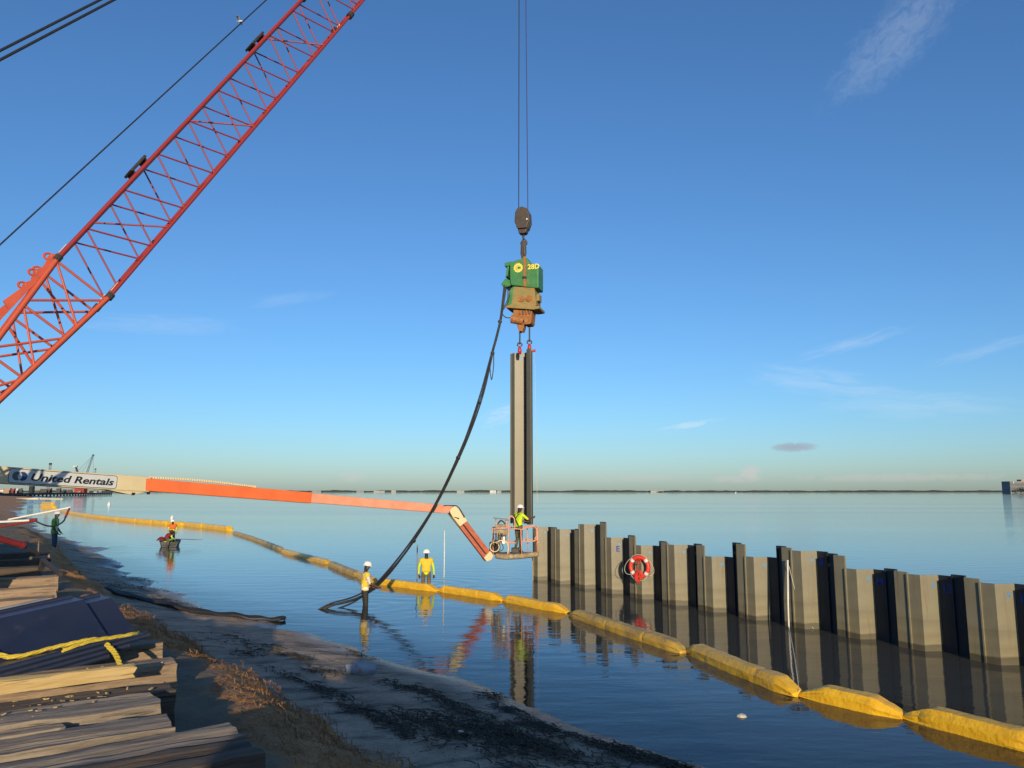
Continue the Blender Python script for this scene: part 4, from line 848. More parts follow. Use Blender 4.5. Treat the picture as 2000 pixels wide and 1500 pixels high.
# on the beach in the shade
sp_ = G(101, 1110, .3); sz = gz(sp_.x, sp_.y)
person('person', (sp_.x, sp_.y, sz-.01), -75, dict(le=(-.25, .0, 1.14), lw=(-.22, .14, .94), lh=(-.20, .2, .88), re=(.25, .0, 1.14), rw=(.22, .13, .93), rh=(.2, .2, .87), hm=(0, .06, 1.65), nose=(0, .15, 1.63)),
       dict(shirt='hivis_green', trousers='jeans', boots='boot', sleeve='hivis_green', short=True), 'man in green reflective vest, jeans and grey hard hat standing on the shaded beach', vest=('hivis_green', .9, 1.47, ((1.12,), (.11,))), hat='hat_grey')

# ------------------------------------------------------------------ skiff with two men
bt = G(332, 1066); bt.z = 0
boat = thing('skiff', bt, 'small dark flat-bottomed skiff on the water with two men aboard', 'boat')
Mb = Matrix.Translation(bt) @ Matrix.Rotation(R(112), 4, 'Z') @ Matrix.Scale(.86, 4)
def hull(off, top):
    st = [(-1.75, .58, .02), (-1.0, .68, -.06), (0, .72, -.08), (.9, .66, -.05), (1.6, .46, .10), (1.95, .30, .28)]; vs = []
    for x, w, zb in st: vs += [(x, -w+off, top), (x, -(w-.14)+off, zb+off), (x, (w-.14)-off, zb+off), (x, w-off, top)]
    fs = []
    for i in range(len(st)-1): fs += [(i*4+j, i*4+j+1, i*4+5+j, i*4+4+j) for j in range(3)]
    return vs, fs+[(0, 1, 2, 3), (20, 21, 22, 23)]
mb = MB(); mb.M = Mb; mb.add(*hull(0, .36)); mb.build('hull', 'boat_hull', boat)
mb = MB(); mb.M = Mb; mb.add(*hull(.035, .356)); mb.build('inner_shell', 'boat_inside', boat)
mb = MB(); mb.M = Mb
for s_ in (-1, 1): mb.path([(-1.75, s_*.58, .37), (-1, s_*.68, .37), (0, s_*.72, .37), (.9, s_*.66, .37), (1.6, s_*.46, .37), (1.95, s_*.3, .38)], .025, 6)
mb.build('gunwale', 'boat_inside', boat)
for x_ in (-.9, .5):
    mb = MB(); mb.M = Mb; mb.box((x_, 0, .30), (.28, 1.22, .04)); mb.build('thwart', 'boat_inside', boat)
mb = MB(); mb.M = Mb; mb.box((-1.86, .1, .42), (.16, .2, .5)); mb.tube((-1.9, .1, .2), (-1.9, .1, -.35), .05); mb.build('outboard_motor', 'black_rubber', boat, bevel=.03)
mb = MB(); mb.M = Mb; mb.tube((-.4, -.5, .5), (-.3, -1.75, .42), .025); mb.box((-.29, -1.95, .41), (.14, .45, .03)); tag(mb.build('oar', 'boat_inside', loc=Mb @ Vector((-.4, -.6, .45)), bevel=.005), 'oar sticking out over the side of the skiff', 'oar')
mb = MB(); mb.M = Mb; rr = random.Random(5)
q_ = []
for i in range(9):
    for j in range(7):
        a, b_ = i/8, j/6; q_.append((-1.5+a*.7, .25+b_*.62, .5+.22*math.sin(a*3)*math.sin(b_*3.1)+rr.uniform(-.03, .03)))
mb.add(q_, [(i*7+j, i*7+j+1, i*7+j+8, i*7+j+7) for i in range(8) for j in range(6)]); tp_ = mb.build('red_tarp', 'cloth_red', loc=Mb @ Vector((-1.2, .5, .45)), smooth=True); tp_.modifiers.new('thick', 'SOLIDIFY').thickness = .03
tag(tp_, 'crumpled red tarp heaped on the skiff stern', 'tarp')
pb = Mb @ Vector((-.55, -.12, -.02))
person('person', (pb.x, pb.y, -.02), 24, dict(le=(-.25, .1, 1.15), lw=(-.2, .3, 1.0), lh=(-.18, .38, .98), re=(.26, .06, 1.14), rw=(.24, .2, .92), rh=(.23, .27, .88), hm=(-.02, .06, 1.65), nose=(-.05, .145, 1.63)),
       dict(shirt='hivis', trousers='trouser_black', boots='boot', sleeve='hivis'), 'man in orange life vest and white hard hat standing in the skiff', scale=.93, vest=('life_orange', 1.14, 1.48, None), hat='hat_white')
pb2 = Mb @ Vector((-.95, .28, .05))
person('person', (pb2.x, pb2.y, -.02), -35, dict(pel=(0, -.1, .42), sp=(0, .0, .58), ch=(0, .16, .76), nk=(0, .27, .87), hb=(0, .32, .92), hm=(0, .37, .98), ht=(0, .38, 1.06), nose=(0, .46, .95), ls=(-.185, .2, .82), rs=(.185, .2, .82), le=(-.25, .32, .6), lw=(-.2, .5, .5), lh=(-.18, .57, .47), re=(.25, .32, .6), rw=(.2, .5, .5), rh=(.18, .57, .47), lp=(-.1, -.05, .42), lk=(-.16, .36, .47), la=(-.15, .34, .09), lt=(-.16, .5, .04), rp=(.1, -.05, .42), rk=(.16, .36, .47), ra=(.15, .34, .09), rt=(.16, .5, .04)),
       dict(shirt='hivis', trousers='hivis', boots='boot', sleeve='hivis'), 'man in red life jacket bent forward on the skiff seat', scale=.93, vest=('cloth_red', .5, .95, None), hat='cloth_red', hat_brim=1.0)

# ------------------------------------------------------------------ floating turbidity boom sections
def boom(a, b, rad, label, m='vinyl', pinch0=1, pinch1=1, sag=0.0, seed=0, group='yellow floating boom sections', name='floating_boom'):
    a, b = Vector(a), Vector(b); a.z = b.z = 0; Lg = (b-a).length; x = (b-a).normalized(); y = Vector((-x.y, x.x, 0)); rr = random.Random(seed)
    ns = max(16, int(Lg/.06)); ph = rr.uniform(0, 9); vs = []
    cor = [(-1.0, -.3), (-1.02, .45), (-.62, 1.0), (.62, 1.0), (1.02, .45), (1.0, -.3), (.6, -.75), (-.6, -.75)]; prof = []
    for (a0, b0), (a1, b1) in zip(cor, cor[1:]+cor[:1]): prof += [(a0+(a1-a0)*k/4, b0+(b1-b0)*k/4) for k in range(4)]
    nr = len(prof)
    for i in range(ns+1):
        t = i/ns; e0 = t*Lg; e1 = (1-t)*Lg; em = min(e0, e1); env = 1.0
        if pinch0: env = min(env, .22+.78*min(1, e0/.42)**.8)
        if pinch1: env = min(env, .22+.78*min(1, e1/.42)**.8)
        ed = max(0, 1-em/.95)
        c = a+x*(t*Lg)+y*(sag*math.sin(math.pi*t)+.03*math.sin(t*4+ph))
        fold = .10*max(0, 1-abs(((e0+ph) % 1.75)-.85)/.05)
        for j, (pa, pb) in enumerate(prof):
            wv = .05*mnoise.noise(Vector((e0*1.1, j*.35, ph)))+.05*mnoise.noise(Vector((e0*4.5+j*.25, j*.5, ph)))+ed*.16*mnoise.noise(Vector((e0*1.6, j*1.1, ph)))-fold*(1 if pb > -.2 else 0)
            k = rad*(1+wv)
            vs.append(c+y*(pa*k*(.55+.45*env))+Vector((0, 0, pb*k*env+rad*.30*(.3+.7*env)+.012*mnoise.noise(Vector((e0*1.3, 0, ph))))))
    fs = [(i*nr+j, i*nr+(j+1) % nr, (i+1)*nr+(j+1) % nr, (i+1)*nr+j) for i in range(ns) for j in range(nr)]+[tuple(range(nr)), tuple(range(ns*nr, (ns+1)*nr))]
    mb = MB(); mb.add(vs, fs); o = mb.build(name, m, loc=(a+b)/2, smooth=True); o.data.set_sharp_from_angle(angle=R(24)); return tag(o, label, 'floating boom', group)
near = [((1770, 1403), (2075, 1478), .225, 'vinyl', 'bright yellow floating boom section at the near end of the line'), ((1566, 1360), (1768, 1402), .22, 'vinyl', 'bright yellow boom section just beyond the foot of the white pole line'),
        ((1345, 1273), (1560, 1361), .215, 'vinyl', 'sunlit yellow boom section ending where the white pole line ties on'), ((1116, 1203), (1337, 1276), .21, 'vinyl_dull', 'dull brownish yellow boom section in front of the lifebuoy pile'),
        ((982, 1173), (1110, 1198), .20, 'vinyl', 'yellow boom section in front of the work basket reflection'), ((858, 1154), (982, 1174), .20, 'vinyl', 'wrinkled yellow boom section beside the khaki-trousered wader'),
        ((735, 1140), (855, 1155), .20, 'vinyl', 'yellow boom section behind the hose bundle'), ((645, 1104), (700, 1127), .19, 'vinyl_dull', 'dull boom section just behind the white-shirted wader'), ((700, 1127), (736, 1141), .19, 'vinyl', 'short yellow boom section touching the white-shirted wader'),
        ((553, 1079), (643, 1103), .19, 'vinyl', 'yellow boom section next after the dark slack stretch'), ((498, 1055), (552, 1077), .18, 'vinyl_dull', 'dark slack boom section before the bend'), ((458, 1042), (497, 1055), .18, 'vinyl_dull', 'dark boom section at the start of the bend')]
for j, (p, q, r_, m_, lab) in enumerate(near): boom(G(*p), G(*q), r_*.84, lab, m_, seed=j)
ch = [(450, 1037), (400, 1031), (362, 1027), (330, 1025), (300, 1022.5), (268, 1020), (232, 1016.5), (203, 1013), (170, 1009), (142, 1004), (120, 1000), (98, 997)]
for j in range(len(ch)-1): boom(G(*ch[j]), G(*ch[j+1]), .30, 'distant yellow boom section in the chain beyond the skiff', 'vinyl', seed=30+j, group='distant floating boom chain')
for j, (p, q) in enumerate((((85, 993), (108, 994)), ((82, 989), (104, 990)), ((84, 984), (104, 985.5)))): boom(G(*p), G(*q), .45, 'far yellow boom section bunched near the sand spit', 'vinyl', seed=60+j, group='bunched far boom sections')
for j, (p, q) in enumerate((((30, 974.5), (76, 974.3)), ((78, 974.3), (122, 975)))): boom(G(*p), G(*q), .32, 'pale far boom section stretching out from the sand spit', 'cream', seed=70+j, group='pale far boom sections')

# ------------------------------------------------------------------ poles, stakes, buoys
def stake(px, py0, py1, Yd, r, m, label, lean=0):
    p = P(px, py1, Yd); p.z = -.6; q = P(px+lean, py0, Yd); mb = MB(); mb.path([p, p.lerp(q, .5)+Vector((.01, 0, 0)), q], r, 8); return tag(mb.build('stake', m, loc=(p.x, p.y, -.6), smooth=True), label, 'stake')
stake(867, 1036, 1127, 31.5, .022, 'pole_white', 'white stake standing in the water right of the khaki-trousered wader', 1)
stake(814, 1064, 1131, 31.0, .022, 'far_grey', 'grey stake in the water left of the khaki-trousered wader', 1)
wl = wp(9, -.36, .14, 0); q = wp(9, -.34, .10, P(1548, 1094, wl.y).z)
mb = MB(); mb.path([(wl.x-.03, wl.y-.05, -.5), (wl.x, wl.y, .6), q], .022, 8); tag(mb.build('white_pole', 'pole_white', loc=wl, smooth=True), 'white pole leaning on the sheet pile wall with a hanging cord', 'pole')
mb = MB(); mb.path(cat([q+Vector((.02, -.03, -.15)), q+Vector((.14, -.04, -.75)), q+Vector((.32, -.1, -1.35)), Vector((wl.x+.52, wl.y-.25, .01))], 6), .008, 5); tag(mb.build('cord', 'rope_white', loc=q), 'thin cord trailing from the white pole to the water', 'rope')
tie = G(1561, 1361)
mb = MB(); mb.path([(wl.x-.03, wl.y-.05, .02), Vector((wl.x, wl.y, 0)).lerp(tie, .5)+Vector((.02, 0, .0)), tie+Vector((0, 0, .1))], .011, 5); tag(mb.build('tie_line', 'rope_white', loc=tie), 'white line on the water from pole to floating boom', 'rope')
st = wp(1, -.02, .2, 0); mb = MB(); mb.path([(st.x, st.y, -.4), (st.x-.02, st.y, .5), (st.x-.04, st.y, 1.05)], .014, 6); tag(mb.build('thin_stick', 'wood_fresh', loc=st), 'thin wooden stick upright against the wall end pile', 'stick')
def buoy(px, py, r, label):
    p = G(px, py); mb = MB(); mb.lathe([(r*.3, -r*.6), (r*.9, -r*.2), (r, .2*r), (r*.8, r*.9), (r*.35, r*1.3), (r*.3, r*1.9), (r*.05, r*2.0)], (p.x, p.y, 0), 12); tag(mb.build('buoy', 'white_paint', loc=p, smooth=True), label, 'buoy')
buoy(336, 1012.5, .22, 'white buoy on the water behind the skiff'); buoy(213, 986, .42, 'white buoy near the jetty cranes'); buoy(1437, 962.5, 1.6, 'tiny white buoy far out on open water')
# gull
gp = P(468, 42, 45); gl_ = thing('gull', gp, 'small white gull flying beside the crane cable', 'bird')
mb = MB(); mb.path([gp+Vector((-.18, 0, 0)), gp+Vector((0, 0, .02)), gp+Vector((.2, 0, .03))], [.02, .06, .03], 8); mb.build('body', 'white_paint', gl_, smooth=True)
for s_ in (-1, 1):
    mb = MB(); mb.add([gp+Vector((.06, 0, .03)), gp+Vector((-.08, 0, .03)), gp+Vector((-.10, s_*.32, .14)), gp+Vector((-.04, s_*.62, .08)), gp+Vector((.04, s_*.3, .15))], [(0, 1, 2, 4), (4, 2, 3)]); w_ = mb.build('wing', 'white_paint', gl_); w_.modifiers.new('thick', 'SOLIDIFY').thickness = .015

# ------------------------------------------------------------------ timber mats on the bank
TD = Vector((.83, .56, 0)).normalized(); TP = Vector((-TD.y, TD.x, 0))
def beam(end, length, w, h, m, label, top=1.75, yaw=0.0, tilt=0.0, seed=0, name='timber_beam', group='weathered timber mat beams'):
    rr = random.Random(seed); d_ = Matrix.Rotation(R(yaw), 3, 'Z') @ TD; s_ = Vector((-d_.y, d_.x, 0)); end = Vector(end); end.z = 0
    nx = max(8, int(length/.16)); prof = []
    ny_, nz_ = 5, 4
    ringp = [(-.5+j/ny_, .5) for j in range(ny_)]+[(.5, .5-j/nz_) for j in range(nz_)]+[(.5-j/ny_, -.5) for j in range(ny_)]+[(-.5, -.5+j/nz_) for j in range(nz_)]
    n = len(ringp); vs = []
    for i in range(nx+1):
        t = i/nx; x_ = -length*(1-t)
        for (a, b_) in ringp:
            ed = abs(a) > .49 and abs(b_) > .49; f_ = .975 if ed else 1.0
            wob = .014*mnoise.noise(Vector((x_*1.3, a*1.2+seed*3.1, b_*1.2)))+.010*mnoise.noise(Vector((x_*6, a*5, b_*5+seed)))
            endr = (.05*mnoise.noise(Vector((a*4, b_*4, seed*1.7)))) if i == nx else 0
            ck = -.02 if (abs(a-((seed*37 % 10)/10-.5)*.7) < .11 and b_ > .4) else 0
            p = end+d_*(x_+endr)+s_*(a*w*f_+wob)+Vector((0, 0, top-h/2+b_*h*f_+wob+ck+tilt*x_)); vs.append(p)
    fs = [(i*n+j, i*n+(j+1) % n, (i+1)*n+(j+1) % n, (i+1)*n+j) for i in range(nx) for j in range(n)]+[tuple(range(n))[::-1], tuple(range(nx*n, nx*n+n))]
    me = bpy.data.meshes.new(name); Mx = frame(end+Vector((0, 0, top-h)), d_, s_, Vector((0, 0, 1))); Mi = Mx.inverted()
    me.from_pydata([tuple(Mi @ Vector(p)) for p in vs], [], fs); me.materials.append(MATS[m]); me.update()
    bm = bmesh.new(); bm.from_mesh(me); bmesh.ops.recalc_face_normals(bm, faces=bm.faces); bm.to_mesh(me); bm.free()
    o = bpy.data.objects.new(name, me); col.objects.link(o); o.matrix_world = Mx; return tag(o, label, 'timber', group)
TB = [((495, 1455), 1.78, .34, .34, 'wood_dark', 'dark split-ended timber beam at the near edge of the mats'), ((462, 1424), 1.76, .30, .30, 'wood_grey', 'grey timber beam with blue-tinted end, longest over the bank'),
      ((333, 1405), 1.79, .32, .30, 'wood_grey', 'grey timber beam with square sawn end in front of the pale beam'), ((304, 1362), 1.82, .34, .30, 'wood_grey', 'pale timber beam with sunlit front face and square end'),
      ((336, 1338), 1.74, .30, .32, 'wood_dark', 'timber beam strewn with splinters under the fresh lumber'), ((340, 1287), 1.72, .34, .33, 'wood_brown', 'timber beam with broken sunlit end behind the fresh lumber'),
      ((313, 1250), 1.70, .34, .30, 'wood_brown', 'rounded brown timber beam under the navy sheet stack')]
ends = []
for j, (pp, top, w_, h_, m_, lab) in enumerate(TB):
    e = G(*pp, top); ends.append(e); beam(e, 5.5, w_*1.18, h_, m_, lab, top, yaw=(0, 2, -1, 0, 1, -1, 1)[j], seed=j+1)
beam(G(120, 1418, 1.80), 2.5, .16, .16, 'wood_grey', 'short thin board lying against the pale timber beam', 1.80, seed=11)
beam(G(262, 1300, 1.86), 1.9, .13, .10, 'wood_fresh', 'fresh yellow sawn lumber under the rope end', 1.86, yaw=-1, seed=12, name='lumber')
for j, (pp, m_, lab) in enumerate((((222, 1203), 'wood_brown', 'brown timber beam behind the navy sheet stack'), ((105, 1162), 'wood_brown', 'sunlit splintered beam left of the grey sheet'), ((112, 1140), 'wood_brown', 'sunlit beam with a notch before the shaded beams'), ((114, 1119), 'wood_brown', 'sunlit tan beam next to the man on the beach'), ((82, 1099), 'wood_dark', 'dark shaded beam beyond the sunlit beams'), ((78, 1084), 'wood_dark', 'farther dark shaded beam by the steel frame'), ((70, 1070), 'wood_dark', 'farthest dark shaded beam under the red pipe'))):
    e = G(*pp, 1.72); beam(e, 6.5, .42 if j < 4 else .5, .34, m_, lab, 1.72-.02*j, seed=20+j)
rr = random.Random(91); mb = MB()
for _ in range(60):
    e = ends[rr.choice((4, 4, 4, 5, 3))]; p = e-TD*rr.uniform(.05, 1.9)+TP*rr.uniform(-.13, .13); p.z = e.z+.004; L_ = rr.uniform(.008, .045); a_ = rr.uniform(0, 3.1)
    mb.box(p, (L_, L_*rr.uniform(.12, .5), .007), Matrix.Rotation(a_, 3, 'Z') @ Matrix.Rotation(rr.uniform(-.3, .3), 3, 'Y'))
o = mb.build('wood_splinters', 'wood_fresh', loc=ends[4]); o['kind'] = 'stuff'; o['label'] = 'small wood splinters scattered on the timber beams'; o['category'] = 'splinters'
# stack of navy sheet piles resting on the mats, with a yellow rope
sa, sb_ = G(165, 1171, 2.12), G(215, 1238, 1.92)
sd = Vector((.64, .77, .13)).normalized(); ss = Vector((.77, -.64, 0)).normalized()   # ss towards the viewer
def sheet(o0, length, label, m='navy_steel', hgt=.0, w=.62, slope=.33, group='stacked navy sheet piles'):
    # Z section lying down: upper flange, wide sloping web, lower flange with lip
    prof = [(-.34, .0), (-.02, .0), (.60, -.30), (.92, -.30)]; mb = MB(); th = .016
    pts = [o0+ss*a+Vector((0, 0, b_+hgt)) for a, b_ in prof]
    for a, b_ in zip(pts[:-1], pts[1:]):
        up = Vector((0, 0, th)); v8 = [a, b_, b_-sd*length, a-sd*length]; mb.add(v8+[p-up for p in v8], [(0, 1, 2, 3), (4, 5, 6, 7), (0, 1, 5, 4), (1, 2, 6, 5), (2, 3, 7, 6), (3, 0, 4, 7)])
    p = pts[-1]; mb.tube(p+sd*.0, p-sd*length, .03, n=8); p = pts[0]; mb.tube(p, p-sd*length, .03, n=8)
    return tag(mb.build('stacked_sheet_pile', m, loc=o0), label, 'sheet pile', group)
o0 = G(165, 1171, 2.22)
sheet(o0, 6, 'top navy steel sheet pile of the stack, crossed by the yellow rope')
sheet(o0+sd*.30-Vector((0, 0, .05)), 6, 'second navy sheet pile in the stack, its lip sticking out past the top one')
sheet(o0+sd*.10-Vector((0, 0, .10)), 6, 'third navy sheet pile in the stack'); sheet(o0-sd*.1-Vector((0, 0, .15)), 6, 'lowest navy sheet pile in the stack')
sheet(o0-ss*.75+Vector((0, 0, -.10)), 6, 'grey sheet pile lying behind the navy stack', 'grey_steel')
hole_p = o0+ss*.25-sd*.18+Vector((0, 0, -.118)); mb = MB(); mb.box(hole_p, (.10, .03, .012)); 
rp = [o0-sd*1.15+ss*.0+Vector((0, 0, .03)), o0-sd*1.05+ss*.3+Vector((0, 0, -.13)), o0-sd*.90+ss*.62+Vector((0, 0, -.27)), o0-sd*.5+ss*.72+Vector((0, 0, -.27)), o0-sd*.2+ss*.85+Vector((0, 0, -.27)), o0-sd*.12+ss*1.0+Vector((0, 0, -.36)), o0-sd*.12+ss*1.15+Vector((0, 0, -.42)), o0-sd*.14+ss*1.3+Vector((0, 0, -.5))]
mb = MB(); cp = cat(rp, 8)
for j in range(3): mb.path([p+Vector((.012*math.cos(i*.9+j*2.1), .012*math.sin(i*.9+j*2.1), .012*math.sin(i*.9+j*2.1+1))) for i, p in enumerate(cp)], .013, 5)
e0 = o0-sd*.55+ss*.95+Vector((0, 0, -.30))
for j in range(3): mb.path([e0+sd*(.09*k)+Vector((0, 0, .03+.02*math.sin(k*.6)))+Vector((.010*math.cos(k*1.4+j*2.1), .010*math.sin(k*1.4+j*2.1), .01*math.sin(k*1.4+j*2.1))) for k in range(9)], .012, 5)
tag(mb.build('yellow_rope', 'rope_yellow', loc=rp[0], smooth=True), 'thick yellow twisted rope draped over the navy sheet pile stack', 'rope')
# white arms with red tips and a strap, steel frame, red pipe
a0 = P(-30, 1024, 17.0); a1 = P(138, 991, 17.6); b0_ = P(-30, 1021, 16.6); b1_ = P(66, 1016, 16.9)
arm = thing('barrier_arms', (a0.x-1, a0.y, 1.45), 'pair of white barrier arms with red tips joined by a sagging black strap', 'barrier')
mb = MB(); mb.tube(a0+(a0-a1)*.6, a1, .02); mb.build('arm', 'white_paint', arm); mb = MB(); mb.tube(b0_+(b0_-b1_)*1.2, b1_, .024); mb.build('arm', 'white_paint', arm)
mb = MB(); mb.tube(a1-(a1-a0).normalized()*.02, a1+Vector((-.10, 0, -.22)), .024); mb.build('red_tip', 'cloth_red', arm); mb = MB(); mb.tube(b1_-(b1_-b0_).normalized()*.08, b1_+(b1_-b0_).normalized()*.06, .042); mb.build('red_tip', 'cloth_red', arm)
mb = MB(); mb.path(cat([a1+Vector((-.10, 0, -.2)), P(124, 1018, 17.4), P(108, 1027, 17.2), P(88, 1026, 17.0), b1_], 6), .018, 5); mb.build('strap', 'black_rubber', arm, smooth=True)
mb = MB(); mb.tube(P(-30, 1034, 16.5), P(66, 1018, 16.9), .022); mb.build('brace', 'cloth_red', arm)
mb = MB(); mb.tube(Vector((a0.x-1.0, a0.y-.3, 1.3)), a0+(a0-a1)*.6, .06); mb.build('post', 'white_paint', arm)
r0, r1 = P(-40, 1042, 14.5), P(42, 1064, 15.2); mb = MB(); mb.tube(r0, r1, .06, n=12); mb.tube(r1, r1+(r1-r0).normalized()*.05, .07, n=12); tag(mb.build('red_pipe', 'cloth_red', loc=r0), 'dark red pipe lying over the shaded timbers', 'pipe')
fr = thing('steel_frame', G(85, 1095, 1.6), 'black steel bracket frame lying at the bank edge by the beach man', 'frame')
for p, q, r_ in (((42, 1063, 15.2), (75, 1082, 15.5), .035), ((75, 1082, 15.5), (76, 1058, 15.5), .03), ((75, 1082, 15.5), (95, 1081, 15.8), .035), ((95, 1081, 15.8), (98, 1098, 15.8), .04), ((60, 1090, 15), (98, 1092, 15.8), .03), ((84, 1094, 14.6), (80, 1112, 14.4), .05), ((84, 1094, 14.6), (118, 1122, 13.6), .04)):
    mb = MB(); mb.tube(P(*p), P(*q), r_); mb.build('bar', 'dark_steel', fr)

# ------------------------------------------------------------------ beach litter: broken plastic tub, weed wrack, shells, roots
tb = G(722, 1328, .12); tz = gz(tb.x, tb.y)
mb = MB(); n = 10
for i in range(n+1):
    a = R(-70+140*i/n)
    for k, (r_, h_) in enumerate(((.30, 0), (.34, .26))): mb.v.append(tuple(Vector((tb.x-.1, tb.y, tz+.03))+Vector((r_*math.sin(a)*.9-.05, -r_*math.cos(a)*.55, h_*(.9-.3*abs(math.sin(a)))))))
mb.f = [(2*i, 2*i+2, 2*i+3, 2*i+1) for i in range(n)]; mb.mi = [0]*n
o = mb.build('broken_tub', 'plastic_blue', loc=(tb.x, tb.y, tz), smooth=True); o.modifiers.new('thick', 'SOLIDIFY').thickness = .015; tag(o, 'broken curved blue-grey plastic tub shard lying on the beach', 'litter')
rr = random.Random(11); vs = []; fs = []
def strand(x, y, L_, ang, lift, wk=1.0):
    b = len(vs); z = gzc(x, y)
    for k in range(4):
        t = k/3; a = ang+rr.uniform(-.5, .5)*t; px_ = x+math.cos(a)*L_*t; py_ = y+math.sin(a)*L_*t; w = (.007*(1-.6*t)+.003)*wk; zz = max(gzc(px_, py_), -.02)+.012+lift*math.sin(math.pi*min(t*1.2, 1))
        vs.append((px_-math.sin(a)*w, py_+math.cos(a)*w, zz)); vs.append((px_+math.sin(a)*w, py_-math.cos(a)*w, zz+.006*wk))
    for k in range(3): fs.append((b+2*k, b+2*k+1, b+2*k+3, b+2*k+2))
# height lookup on a fine cached grid
gx = np.arange(-22, 6, .1); gy = np.arange(8, 40, .1); GX, GY = np.meshgrid(gx, gy); GZ = height(GX, GY)[0]
def gzc(x, y):
    i = int((x+22)/.1); j = int((y-8)/.1)
    return float(GZ[min(max(j, 0), GZ.shape[0]-1), min(max(i, 0), GZ.shape[1]-1)])
wr = [(520, 1282, .8, .2, 260), (480, 1298, .6, .2, 160), (590, 1300, .7, .16, 240), (560, 1350, .9, .10, 180), (640, 1380, 1.0, .12, 260), (700, 1418, .9, .14, 260), (860, 1440, 1.0, .25, 700), (960, 1440, 1.0, .3, 1000), (1020, 1462, 1.0, .22, 800), (900, 1395, 1.0, .15, 500), (840, 1360, .8, .12, 260), (780, 1350, .6, .12, 200), (1000, 1385, .5, .12, 300), (960, 1352, .3, .10, 200), (1060, 1420, .7, .12, 500), (1180, 1455, .8, .10, 500), (1270, 1472, .8, .12, 700), (1330, 1490, .5, .1, 400), (760, 1440, .8, .14, 260), (800, 1470, 1, .1, 200), (260, 1130, 1.5, .4, 260), (300, 1152, 1.5, .4, 260), (230, 1160, 2.0, .7, 260), (330, 1180, 1.6, .4, 240), (380, 1195, 1.2, .3, 160), (700, 1275, .7, .12, 160), (450, 1265, 1.2, .3, 160), (1120, 1490, 1.2, .25, 500), (930, 1480, 1.4, .3, 500), (630, 1330, .5, .2, 240)]
dsh = Vector((.62, -.78, 0))
for px, py, la, lb_, n in wr:
    c_ = G(px, py, .12)
    for _ in range(int(n*.34)):
        kk = rr.choice((-1, -.4, 0, .35, .9)); u_, v_ = rr.gauss(kk*.5, .28)*la, (rr.gauss(0, .34)+.4*math.sin(kk*7+px))*lb_*1.8; x_ = c_.x+dsh.x*u_+.78*v_; y_ = c_.y+dsh.y*u_+.62*v_
        if gzc(x_, y_) > -.03: strand(x_, y_, rr.uniform(.05, .30), math.atan2(dsh.y, dsh.x)+rr.gauss(0, .7)+(math.pi if rr.random() < .5 else 0), rr.uniform(0, .02))
mb = MB(); mb.v = vs; mb.f = fs; mb.mi = [0]*len(fs); o = mb.build('seaweed_wrack', 'weed', loc=(0, 12, 0)); o['kind'] = 'stuff'; o['label'] = 'dark seaweed wrack strewn along the tide line'; o['category'] = 'seaweed'
mat('straw', (.34, .17, .06), (.22, .10, .04), 3, .9)
wv_, wf_ = vs, fs; vs = []; fs = []; rr = random.Random(5); cand = 0
gx2 = np.arange(-8, 2.4, .07); gy2 = np.arange(4, 22, .07); AX, AY = np.meshgrid(gx2, gy2); AZ, _, _, AK = height(AX, AY); idx_ = np.argwhere((AK > .06) & (AK < .985)); GX0, GY0, GZ0 = gx, gy, GZ
def gzc(x, y):
    i = int((x+8)/.07); j = int((y-4)/.07); return float(AZ[min(max(j, 0), AZ.shape[0]-1), min(max(i, 0), AZ.shape[1]-1)])
for _ in range(9000):
    j_, i_ = idx_[rr.randrange(len(idx_))]; strand(float(gx2[i_])+rr.uniform(-.03, .03), float(gy2[j_])+rr.uniform(-.03, .03), rr.uniform(.03, .13), rr.uniform(0, 6.28), rr.uniform(0, .02), .35)
mb = MB(); mb.v = vs; mb.f = fs; mb.mi = [0]*len(fs); o = mb.build('dry_straw', 'straw', loc=(-2, 8, 0)); o['kind'] = 'stuff'; o['label'] = 'dry straw and roots matted over the soil bank'; o['category'] = 'straw'
for px, py, s_, lab in ((899, 1470, .05, 'white shell lying on the dark beach sand'), (1448, 1397, .07, 'pale shell in the shallow water'), (1005, 1395, .0, '')):
    if not s_: continue
    p = G(px, py, .02); mb = MB(); mb.lathe([(s_, 0), (s_*1.2, s_*.2), (s_*.8, s_*.6), (s_*.2, s_*.8)], (p.x, p.y, max(gz(p.x, p.y), -.01)), 9); tag(mb.build('shell', 'shell', loc=p), lab, 'shell')
for j, (px, py, lab) in enumerate(((610, 1440, 'thin bare root curling out of the soil bank'), (700, 1475, 'second pale root trailing from the bank foot'))):
    p = G(px, py, .6); z_ = gz(p.x, p.y); mb = MB(); mb.path(cat([(p.x-.4, p.y+.1, gz(p.x-.4, p.y+.1)+.02), (p.x, p.y, z_+.06), (p.x+.3, p.y-.1, gz(p.x+.3, p.y-.1)+.05), (p.x+.4, p.y-.4, gz(p.x+.4, p.y-.4)+.01)], 6), .012, 5); tag(mb.build('root', 'wood_brown', loc=p), lab, 'root')

